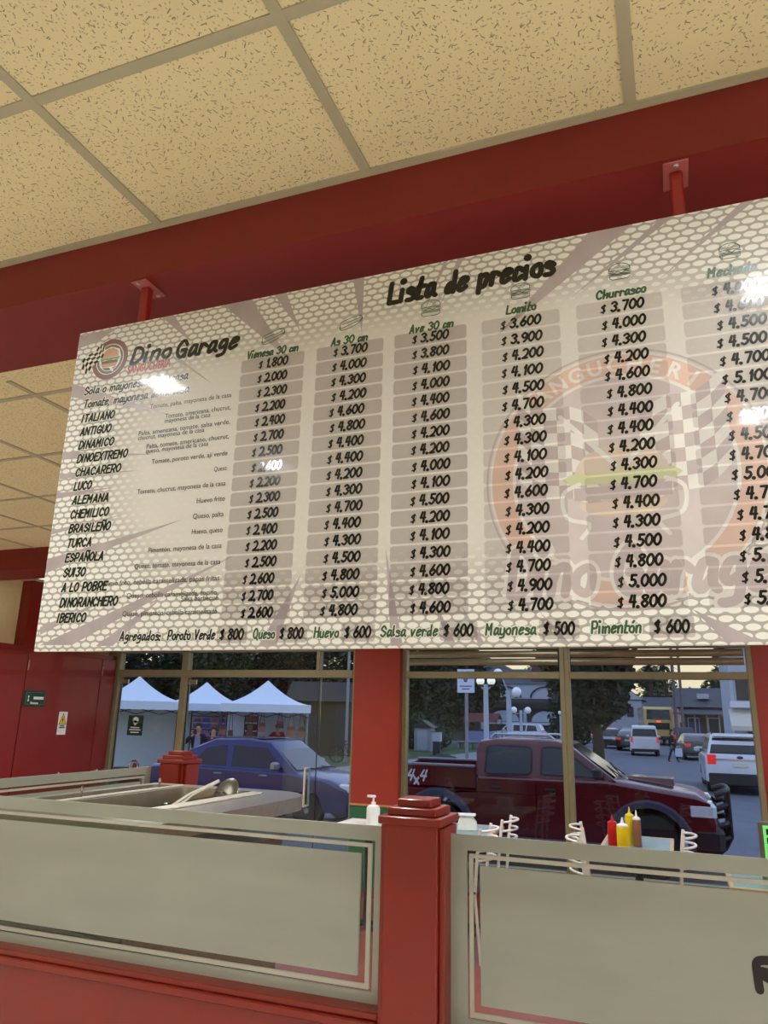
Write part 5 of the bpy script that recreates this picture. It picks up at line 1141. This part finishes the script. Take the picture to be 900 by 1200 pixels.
c = loc_in(TM, AM, .45, .95); t = thing('display_rack', 'dark metal rack carrying colourful textiles inside the tent', 'rack', (c[0], c[1], ST), AM)
for x in (-.95, .95): MB().tube([(x, 0, 0), (x, 0, 2.1)], .03, 6).build('upright', POLE, t, local=True)
for z in (.88, 1.4, 1.92): MB().bbox((-.95, -.32, z-.03), (.95, .02, z), .005).build('shelf', POLE, t, local=True)
c = loc_in(TB, AB, -.5, -.3); t = thing('bag_stand', 'dark upright stand full of brown bags inside the right tent', 'rack', (c[0], c[1], ST), AB)
for x in (-.22, .22): MB().tube([(x, 0, 0), (x, 0, 2.0)], .025, 6).build('upright', POLE, t, local=True)
for k in range(4): MB().bbox((-.2, -.1, .95+k*.27), (.2, .08, 1.17+k*.27), .03).build('bag_row', LEAT[k % 3], t, local=True)
lm_m = mat('lit_bulb', (255, 255, 250), .4, emit=(255, 252, 244), estr=2.2)
for T_, a, x, lab in ((TM, AM, -1.05, 'round white lamp lit inside the tent behind the phone man'), (TL, AL, -.9, 'round white lamp lit inside the tent behind the left door pane')):
    c = loc_in(T_, a, x, -1.0); t = thing('hanging_lamp', lab, 'lamp', (c[0], c[1], ST+1.62), 0)
    MB().sphere((0, 0, 0), .12, 12).build('bulb', lm_m, t, local=True); MB().tube([(0, 0, .1), (0, 0, .95)], .01, 5).build('cord', POLE, t, local=True)

# ------------------------------------------------------------------ street furniture
LPM = mat('white_lamp_post_paint', (168, 178, 196), .5); GLOBE = mat('white_lamp_globe', (226, 232, 240), .3, emit=(235, 238, 245), estr=.06); GLOBE2 = mat('lit_lamp_globe', (255, 250, 240), .3, emit=(255, 246, 226), estr=.6)
def lamp(lab, px, Y, hh, r, globes, gm, gr=.17):
    q = at(px, 860, Y); t = thing('street_lamp', lab, 'street lamp', (q.x, Y, ST), group='park lamp posts')
    MB().lathe([(r*1.8, 0), (r*1.7, .3), (r*1.1, .4), (r, 1.2), (r*.85, hh)], 14).build('post', LPM, t, local=True)
    for dx, dz in globes:
        MB().tube([(0, 0, hh-.15), (dx*.6, 0, hh+dz-.22), (dx, 0, hh+dz-gr)], .03, 6).build('arm', LPM, t, local=True)
        MB().sphere((dx, 0, hh+dz), gr, 14).build('globe', gm, t, local=True); MB().lathe([(.07, -.04), (.09, 0), (.07, .03)], 10, 0, Matrix.Translation((dx, 0, hh+dz-gr))).build('globe_collar', POLE, t, local=True)
lamp('nearest white lamp post with two lit globes beside the truck cab', 570, 23, 3.1, .085, ((-.17, .1), (.17, .1)), GLOBE2, .13)
lamp('pale lamp post with hanging globes in front of the arched building', 597, 40, 3.5, .15, ((-.55, .9), (.42, -.05)), GLOBE, .26)
lamp('slim lamp post with two small globes left of the window mullion', 611, 46, 2.6, .10, ((-.42, 0), (.42, 0)), GLOBE, .2)
lamp('thin distant lamp post beside the window mullion', 657.5, 52, 2.4, .08, ((0, .15),), GLOBE, .14)
q = at(547, 860, 17); t = thing('notice_sign', 'white notice on a grey pole with a dark masked face symbol', 'sign', (q.x, 17, ST))
z0, z1 = at(547, 812, 17).z-ST, at(547, 784.5, 17).z-ST; w_ = at(557, 800, 17).x-at(547, 800, 17).x
MB().lathe([(.04, 0), (.04, z1-.1)], 10).build('pole', mat('grey_pole', (126, 130, 140), .5), t, local=True)
MB().bbox((-w_, -.065, z0), (w_, -.045, z1), .004).build('plate', mat('pale_blue_white_plate', (196, 210, 236), .5), t, local=True)
fn = lambda u, v: Vector((u*w_, -.067, z0+(z1-z0)*v)); s_ = MB()
s_.poly([fn(.26*math.cos(a*PI/8)-.02, .62+.2*math.sin(a*PI/8)*(1 if a < 8 else .9)) for a in range(16)])
for v, u in ((.26, .72), (.14, .45)): s_.poly([fn(-u, v), fn(u, v), fn(u, v+.04), fn(-u, v+.04)])
s_.build('dark_symbol', mat('dark_sign_print', (44, 50, 66), .5), t, smooth=False, local=True)
fn3 = lambda u, v: Vector((u*w_, -.0685, z0+(z1-z0)*v)); MB().poly([fn3(-.2, .66), fn3(.16, .66), fn3(.14, .56), fn3(-.02, .5), fn3(-.18, .56)]).build('mask_symbol', mat('grey_sign_print', (120, 128, 146), .5), t, smooth=False, local=True)
q = at(406, 860, 31); t = thing('street_pole', 'grey pole standing on the lawn beside the bicycle', 'pole', (q.x, 31, ST)); MB().lathe([(.09, 0), (.065, .6), (.06, 6)], 12).build('shaft', mat('grey_pole', (126, 130, 140), .5), t, local=True); MB().lathe([(.13, 0), (.13, .03)], 12).build('base_plate', POLE, t, local=True); MB().sphere((0, 0, 6), .07, 10).build('cap', POLE, t, local=True)
for px, Y, hh, lab in ((792, 64, 11, 'left one of two tall utility poles beside the pink gabled house'), (800, 74, 12, 'right one of two tall utility poles beside the pink gabled house')):
    q = at(px, 840, Y); t = thing('utility_pole', lab, 'pole', (q.x, Y, ST)); MB().lathe([(.15, 0), (.1, hh)], 10).build('shaft', mat('wooden_pole', (104, 98, 96), .8), t, local=True)
    MB().bbox((-.9, -.06, hh-1.6), (.9, .06, hh-1.45), .01).build('crossarm', mat('wooden_pole', (104, 98, 96), .8), t, local=True); MB().lathe([(.05, 0), (.08, .1), (.03, .2)], 8, 0, Matrix.Translation((.6, 0, hh-1.45))).build('insulator', WHITE, t, local=True)
# bicycle
q = at(398, 876, 30); t = thing('bicycle', 'dark bicycle leaning by the grey pole on the lawn', 'bicycle', (q.x+.15, 30.6, ST+.12), .2)
for x in (-.52, .52):
    w_ = MB(); w_.tube([(x+.32*math.cos(a*PI/12), 0, .33+.32*math.sin(a*PI/12)) for a in range(25)], .022, 6, 0, False); wo = w_.build('wheel', TYRE, t, local=True); s_ = MB()
    for a in range(8): s_.tube([(x, 0, .33), (x+.31*math.cos(a*PI/4), 0, .33+.31*math.sin(a*PI/4))], .004, 4)
    s_.build('spokes', RIM, wo, local=True)
fm = MB()
for a, b in (((-.52, .33), (-.2, .85)), ((-.52, .33), (0, .3)), ((0, .3), (-.2, .85)), ((-.15, .75), (.38, .8)), ((0, .3), (.38, .8)), ((.36, .95), (.52, .33))): fm.tube([(a[0], 0, a[1]), (b[0], 0, b[1])], .018, 6)
fm.build('frame', BLACKM, t, local=True); MB().tube([(.3, -.25, 1.0), (.36, 0, .96), (.3, .25, 1.0)], .014, 6).build('handlebar', BLACKM, t, local=True); MB().bbox((-.34, -.07, .86), (-.08, .07, .91), .02).build('saddle', BLACKM, t, local=True)
# kiosk box, small sign box, planters
q = at(497, 868, 44); t = thing('utility_cabinet', 'grey utility cabinet with a pitched top on the lawn', 'cabinet', (q.x, 44, ST+.12))
MB().bbox((-.5, -.4, 0), (.55, .4, 1.35), .02).build('body', mat('grey_cabinet_paint', (136, 142, 152), .6), t, local=True); MB().loft([[(-.62, y, 1.35), (.68, y, 1.35), (.03, y, 1.75)] for y in (-.5, .5)]).build('roof', POLE, t, local=True); MB().box((-.3, -.41, .1), (.3, -.395, 1.2)).build('door', mat('pale_cabinet_door', (160, 166, 178), .6), t, smooth=False, local=True)
q = at(512, 868, 40); t = thing('meter_box', 'small white box on a dark stand beside the utility cabinet', 'box', (q.x, 40, ST+.12))
MB().bbox((-.24, -.15, .7), (.24, .15, 1.2), .02).build('body', mat('white_box_paint', (176, 186, 204), .6), t, local=True); MB().bbox((-.2, -.12, 0), (.2, .12, .7), .02).build('stand', POLE, t, local=True); MB().bbox((-.28, -.18, 1.2), (.28, .18, 1.24), .01).build('lid', POLE, t, local=True)
q = at(519, 882, 30); t = thing('stone_planter', 'dark block planter on the lawn left of the notice pole', 'planter', (q.x, 30, ST+.12)); MB().lathe([(.5, 0), (.56, .45), (.5, .48), (.46, .42)], 8).build('pot', mat('dark_stone', (54, 56, 66), .8), t, local=True); MB().sphere((0, 0, .42), .42, 10, 0, (1, 1, .4)).build('plant', mat('dark_foliage', (34, 48, 30), .9), t, local=True)
for px, lab in ((542, 'left pale concrete bench block beyond the notice pole'), (556, 'right pale concrete bench block beyond the notice pole')):
    q = at(px, 866, 50); t = thing('park_bench', lab, 'bench', (q.x, 50, ST+.12)); MB().bbox((-.34, -.25, .38), (.34, .25, .48), .02).build('seat', mat('pale_concrete', (132, 132, 138), .8), t, local=True)
    for x in (-.22, .22): MB().bbox((x-.08, -.2, 0), (x+.08, .2, .38), .02).build('leg', mat('pale_concrete', (132, 132, 138), .8), t, local=True)
q = at(548, 845, 48); t = thing('market_stall', 'distant stall with a red awning and pale cloth in the park', 'stall', (q.x, 52, ST+.12)); MB().loft([[(-1.2, y, z), (1.2, y, z)] for y, z in ((-.9, 1.7), (0, 2.3), (.9, 1.9))], 0, False, closed=False).build('awning', mat('red_awning', (96, 40, 40), .8), t, local=True)
MB().bbox((-1.0, -.5, .3), (1.0, .3, 1.1), .02).build('counter', mat('pale_blue_cloth', (120, 136, 186), .8), t, local=True)
for x in (-1.15, 1.15):
    for y in (-.85, .85): MB().tube([(x, y, 0), (x, y, 1.9)], .03, 6).build('pole', POLE, t, local=True)

# ------------------------------------------------------------------ buildings
def win(mb, x, y, z, w_, h_): mb.box((x-w_/2, y-.04, z), (x+w_/2, y+.02, z+h_))
def house(name, lab, loc, rz, w_, d_, hw, hr, wm, rm, wins, axis='x', door=None, frm=None):
    t = thing(name, lab, 'building', loc, rz)
    MB().box((-w_/2, 0, 0), (w_/2, d_, hw)).build('walls', wm, t, smooth=False, local=True)
    o = .4
    if axis == 'x': MB().loft([[(x, -o, hw-.1), (x, d_+o, hw-.1), (x, d_/2, hr)] for x in (-w_/2-o, w_/2+o)]).build('roof', rm, t, smooth=False, local=True)
    else:
        MB().loft([[(-w_/2-o, y, hw-.1), (0, y, hr), (w_/2+o, y, hw-.1)] for y in (-.15, d_+o)]).build('roof', rm, t, smooth=False, local=True)
        MB().poly([(-w_/2-o*.6, -.17, hw-.02), (w_/2+o*.6, -.17, hw-.02), (0, -.17, hr-.2)]).build('gable', wm, t, smooth=False, local=True)
    for x, z, a, b in wins:
        m_ = MB(); win(m_, x, 0, z, a, b); f = m_.build('window', mat('dark_window', (40, 44, 52), .3), t, smooth=False, local=True)
        fr_ = MB()
        for e_ in (-a/2, a/2-.08): fr_.box((x+e_, -.07, z), (x+e_+.08, -.04, z+b))
        fr_.box((x-a/2, -.07, z+b-.08), (x+a/2, -.04, z+b)); fr_.build('window_frame', frm or mat('pale_frame', (168, 168, 172), .6), f, smooth=False, local=True)
    if door: MB().box((door-.5, -.05, 0), (door+.5, .02, 2.1)).build('door', mat('dark_wood_door', (62, 44, 38), .6), t, smooth=False, local=True)
    return t
SLATE = mat('dark_slate_roof', (66, 68, 76), .8, var=.15, nscale=3); PINK = mat('pink_render', (214, 158, 146), .8); DKW = mat('brown_timber_wall', (84, 70, 68), .8, var=.2, nscale=2)
q = at(806, 840, 90); house('gabled_house', 'house with a pink gable and dark roof beyond the traffic', (q.x+.45, 92, ST), -.1, 4.2, 10, 3.2, 6.0, PINK, SLATE, [(-.9, 1, .9, 1.2), (.9, 1, .9, 1.2)], 'y', 0)
q = at(841, 840, 77); lh = house('long_house', 'long dark roofed shop house right of the pink gable', (q.x+.5, 76, ST), 0, 7.2, 9, 3.6, 5.4, DKW, SLATE, [(-2.6, .8, 1.0, 1.8), (-.9, .8, 1.0, 1.8), (.9, .8, 1.0, 1.8), (2.6, .8, 1.0, 1.8)])
for k in range(8): MB().bbox((-3.5+k*1.0-.06, -1.3, 0), (-3.5+k*1.0+.06, -1.18, 2.9), .02).build('porch_post', mat('pale_timber', (150, 132, 124), .7), lh, local=True)
MB().loft([[(x, 0, 3.4), (x, -1.6, 2.9), (x, -1.6, 2.8), (x, 0, 3.2)] for x in (-3.8, 3.8)]).build('porch_roof', SLATE, lh, smooth=False, local=True)
for x in (-1.6, 1.2): MB().box((x-.5, .9, 4.3), (x+.5, 1.6, 4.75)).build('skylight', mat('pale_skylight', (170, 176, 190), .4), lh, smooth=False, local=True)
MB().box((-3.0, -.06, .4), (-1.9, -.05, 2.2)).build('poster', mat('blue_poster', (52, 66, 120), .6), lh, smooth=False, local=True)
q = at(876, 830, 48); cb_ = house('shop_building', 'pale two storey shop with a striped awning at the right window edge', (q.x+2.2, 48, ST), 0, 6.0, 10, 6.6, 7.0, mat('pale_blue_grey_render', (176, 184, 198), .8), SLATE, [(-2.2, 3.4, 1.2, 1.6), (-.5, 3.4, 1.2, 1.6), (1.4, 3.4, 1.2, 1.6), (-1.2, .3, 2.4, 1.7)])
MB().box((-3.1, -.5, 3.0), (3.1, 0, 3.35)).build('balcony', mat('white_balcony', (206, 212, 220), .7), cb_, smooth=False, local=True)
aw = MB(); aw.loft([[(x, 0, 2.9), (x, -1.5, 2.0), (x, -1.5, 1.75), (x, 0, 2.6)] for x in (-3.2, 3.0)]); aw.build('awning', mat('cream_awning', (196, 190, 178), .8), cb_, smooth=False, local=True)
q = at(770, 835, 105); house('far_house', 'low dark house behind the coach under the palm trees', (q.x+1.5, 108, ST), 0, 12, 8, 3.4, 5.4, mat('grey_render', (120, 116, 118), .8), SLATE, [(-3, 1, 1.2, 1.2), (0, 1, 1.2, 1.2), (3, 1, 1.2, 1.2)])
q = at(730, 835, 92); house('far_house', 'pale narrow house left of the coach at the street end', (q.x-.5, 94, ST), 0, 5, 8, 4.6, 6.6, mat('pale_grey_render', (170, 172, 184), .8), SLATE, [(-1.2, 2.6, .9, 1.2), (1.2, 2.6, .9, 1.2)], 'y')
# arched white building
q = at(612, 830, 74); t = thing('arched_building', 'white building with arched gables and a dark arcade behind the park lamps', 'building', (q.x, 76, ST))
WR = mat('white_render', (176, 184, 200), .8); DKA = mat('dark_arcade', (44, 42, 48), .8); 
MB().box((-4.6, 0, 0), (4.4, 9, 3.1)).build('lower_storey', DKA, t, smooth=False, local=True)
MB().box((-4.6, .6, 3.1), (4.4, 9, 5.6)).build('upper_storey', WR, t, smooth=False, local=True)
MB().loft([[(-5.0, -.3, 3.7), (4.6, -.3, 3.7), (4.6, .7, 4.1), (-5.0, .7, 4.1)], [(-5.0, -.3, 3.1), (4.6, -.3, 3.1), (4.6, .7, 3.1), (-5.0, .7, 3.1)]][::-1]).build('canopy_roof', DKA, t, smooth=False, local=True)
MB().loft([[(x, .4, 5.5), (x, 9.2, 5.5), (x, 4.8, 7.2)] for x in (-4.9, 4.7)]).build('roof', SLATE, t, smooth=False, local=True)
for nm_, zc, rr, yy, m_ in (('gable_arch', 4.25, 1.5, .55, DKA), ('gable_arch', 4.25, 1.5, .55, DKA), ('porch_arch', 1.75, 1.3, -.1, WR), ('porch_arch', 1.75, 1.3, -.1, WR)):
    pass
for x in (-2.2, 2.0):
    MB().loft([[(x+1.7*c_[0]*k, .58-.12*(k < 1), 4.15+1.15*c_[1]*k) for k in (1.0, .9)]+[(x+1.7*c_[0]*k, .58, 4.15+1.15*c_[1]*k) for k in (.9, 1.0)] for c_ in [(math.cos(PI-PI*a/12), math.sin(PI-PI*a/12)) for a in range(13)]]).build('gable_arch', DKA, t, local=True)
    MB().poly([(x+1.5*math.cos(PI*a/12), -.03, 1.85+1.05*math.sin(PI*a/12)) for a in range(13)]).build('porch_arch', WR, t, smooth=False, local=True)
MB().box((-4.6, -.08, 1.55), (4.4, -.02, 1.8)).build('fascia', WR, t, smooth=False, local=True)
for x in (-4.4, -.1, 4.2): MB().bbox((x-.15, -.2, 0), (x+.15, .1, 3.1), .02).build('column', WR, t, local=True)
write_m = MB(); write(write_m, 'ABU', lambda u, v: Vector((u, -.06, v)), 1.2, 2.0, .45, 1.6, 1.3, .1) if False else None
MB().bbox((.4, 1.2, 5.6), (1.9, 2.2, 7.4), .03).build('chimney', mat('brick_chimney', (92, 66, 66), .8), t, local=True)
# small hut behind the bicycle
q = at(396, 850, 35); house('park_hut', 'low olive brown hut with a dark doorway behind the bicycle', (q.x, 35, ST+.12), .3, 4.6, 3, 2.7, 3.6, mat('olive_brown_wall', (56, 52, 38), .8), mat('dark_hut_roof', (34, 33, 32), .8), [(.5, .3, 1.3, 2.0), (-1.5, 1.0, .8, .9)], frm=POLE)

# ------------------------------------------------------------------ trees
LEAF = [mat('dark_green_leaves', (38, 62, 36), .8, var=.35, nscale=1.5), mat('olive_leaves', (58, 70, 40), .8, var=.35, nscale=1.5), mat('black_green_leaves', (25, 42, 27), .8, var=.3, nscale=1.5)]
BARK = mat('dark_bark', (58, 48, 42), .9, var=.2, nscale=6, bump=.5)
FOL = {}
def foliage(seed, n, blobs, leaf):
    rnd = random.Random(seed); mb = MB()
    for _ in range(n):
        c, r = blobs[rnd.randrange(len(blobs))]
        d = Vector((rnd.gauss(0, 1), rnd.gauss(0, 1), rnd.gauss(0, 1))).normalized()*(rnd.random()**.4)
        p = Vector(c)+Vector((d.x*r[0], d.y*r[1], d.z*r[2])); a = Vector((rnd.gauss(0, 1), rnd.gauss(0, 1), rnd.gauss(0, .6))).normalized(); b = a.cross(Vector((rnd.gauss(0, 1), rnd.gauss(0, 1), rnd.gauss(0, 1)))).normalized()
        l = leaf*rnd.uniform(.6, 1.3); mb.poly([p-a*l, p-b*l*.45, p+a*l, p+b*l*.45])
    return mb
def tree(lab, loc, kind, scale=1, rz=0, m_=0, group='park trees'):
    t = thing('tree', lab, 'tree', loc, rz, group); t.scale = (scale,)*3
    if kind not in FOL:
        if kind == 'round': bl = [((0, 0, 4.2), (2.2, 2.2, 1.8)), ((-1.3, .4, 3.4), (1.5, 1.5, 1.2)), ((1.4, -.3, 3.6), (1.5, 1.5, 1.3)), ((.2, .6, 5.5), (1.5, 1.5, 1.3)), ((0, 0, 2.6), (2.0, 2.0, 1.0))]; n = 3600
        elif kind == 'tall': bl = [((0, 0, 3.2), (2.2, 2.2, 2.2)), ((.3, 0, 6), (2.4, 2.2, 2.4)), ((-.6, 0, 8.4), (1.7, 1.7, 2.0)), ((.9, .3, 1.6), (1.8, 1.8, 1.3))]; n = 5200
        elif kind == 'crown': bl = [((-.2, 0, 3.6), (1.7, 1.6, 1.3)), ((-.4, 0, 5.0), (2.1, 1.9, 1.6)), ((-.1, 0, 2.7), (1.2, 1.2, .7)), ((.5, 0, 3.9), (1.2, 1.2, .9))]; n = 4200
        else: bl = [((0, 0, .9), (1.5, 1.2, .9)), ((1.2, 0, .7), (1.0, 1.0, .7)), ((-1.1, 0, .8), (1.0, 1.0, .8))]; n = 1800
        tk = MB()
        if kind != 'bush':
            hh = 8 if kind == 'tall' else 4.6
            tk.tube([(0, 0, 0), (.05, 0, hh*.3), (-.05, .05, hh*.6), (.05, 0, hh)], [.28, .2, .15, .04], 10)
            for k in range(7):
                a = k*2.4; z = hh*(.35+.07*k); tk.tube([(0, 0, z), (math.cos(a)*.7, math.sin(a)*.7, z+.5), (math.cos(a)*1.4, math.sin(a)*1.4, z+.8)], [.09, .06, .02], 6)
        else:
            for k in range(6): a = k*1.05; tk.tube([(.1*math.cos(a), .1*math.sin(a), 0), (.5*math.cos(a), .4*math.sin(a), 1.0)], [.04, .015], 5)
        FOL[kind] = (n, bl, tk.mesh('trunk', BARK))
    n, bl, tm = FOL[kind]; key = (kind, m_)
    if key not in FOL: FOL[key] = foliage(hash(kind) % 97 if False else len(FOL)*7+3, n, bl, .24 if kind != 'bush' else .16).mesh('foliage', LEAF[m_], smooth=False)
    for nm_, me in (('foliage', FOL[key]), ('trunk', tm)):
        o = bpy.data.objects.new(nm_, me); COL.objects.link(o); o.parent = t
    return t
PLACE = [('dark tree at the left end of the nearest row behind the tents', 128, 40, 'tall', 1.0), ('dark tree behind the middle tent peak', 245, 40, 'tall', 1.0), ('dark tree behind the right edge of the bag stall tent', 362, 44, 'tall', 1.0),
         ('tree behind the gap between the left and middle tents', 188, 48, 'tall', 1.1), ('tree behind the bag stall tent peak', 306, 49, 'tall', 1.1), ('dark tree behind the red pillar and the hut', 402, 56, 'tall', 1.1),
         ('taller far tree above the middle tent', 216, 60, 'tall', 1.3), ('taller far tree above the right end of the tents', 338, 60, 'tall', 1.3), ('dark tree at the left edge of the right window', 492, 51, 'tall', 1.05), ('far tree left of the notice pole', 516, 76, 'tall', 1.5), ('dark broad tree between the notice and the lamp posts', 545, 64, 'round', 1.2)]
for k, (lb, px, Y, kd, sc) in enumerate(PLACE):
    q = at(px, 830, Y); tree(lb, (q.x, Y, ST), kd, sc, k*1.3, (2, 0, 2, 0)[k % 4])
for lb, px, Y, kd, sc, m_ in (('large dark tree right of the arched building behind the window mullion', 672, 56, 'tall', .9, 2), ('big near dark tree whose crown fills the upper left of the right pane', 698, 30, 'crown', 1.0, 2), 
                              ('distant tree right of the arched white building', 640, 90, 'round', 1.3, 0), ('distant round tree behind the low dark house', 772, 150, 'round', 1.8, 1), ('thin tree behind the long shop house roof', 858, 120, 'round', 1.7, 1)):
    q = at(px, 830, Y); tree(lb, (q.x, Y, ST), kd, sc, px*.1, m_)
for k, (lb, px, Y) in enumerate((('low bush left on the lawn behind the utility cabinet', 483, 46.5), ('low bush behind the bicycle beside the hut', 412, 40))):
    q = at(px, 860, Y); tree(lb, (q.x, Y, ST+.1), 'bush', 1.2, k, (0, 2)[k], 'park bushes')
# palms
for px, Y, hh, lab in ((764, 122, 10.2, 'left of the two palm trees against the yellow sky'), (781, 126, 10.6, 'right of the two palm trees against the yellow sky')):
    q = at(px, 830, Y); t = thing('palm_tree', lab, 'tree', (q.x, Y, ST), group='palm trees'); MB().tube([(0, 0, 0), (.1, 0, hh*.5), (0, 0, hh)], [.3, .24, .2], 8).build('trunk', BARK, t, local=True); pf = MB()
    for k in range(18):
        a = k*2.399; up = .9-.09*k; pts = []
        for i in range(7): r = i*.38; pts.append(Vector((math.cos(a)*r, math.sin(a)*r, hh+up*r-.20*r*r)))
        sd = Vector((-math.sin(a), math.cos(a), 0))
        for i in range(6): w0_, w1_ = .28*(1-abs(i-2.5)/4.5), .28*(1-abs(i+1-2.5)/4.5); pf.poly([pts[i]-sd*w0_, pts[i]+sd*w0_, pts[i+1]+sd*max(w1_, .02), pts[i+1]-sd*max(w1_, .02)])
    pf.build('fronds', LEAF[0], t, smooth=False, local=True)
# wooded hill behind the market
hm = MB(); pts = []
for i in range(25):
    x = -120+i*4.4; row = []
    for j in range(7):
        y = 70+j*8; z = ST+12*math.sin(min(1, j/5)*PI/2)*(.75+.25*math.sin(i*.7))*max(.0, min(1, (-10-x)/14)); row.append((x, y, z))
    pts.append(row)
hm.loft(pts, 0, False, closed=False); struct('hill', hm, mat('wooded_hillside', (38, 48, 36), .95, var=.4, nscale=.5), True)
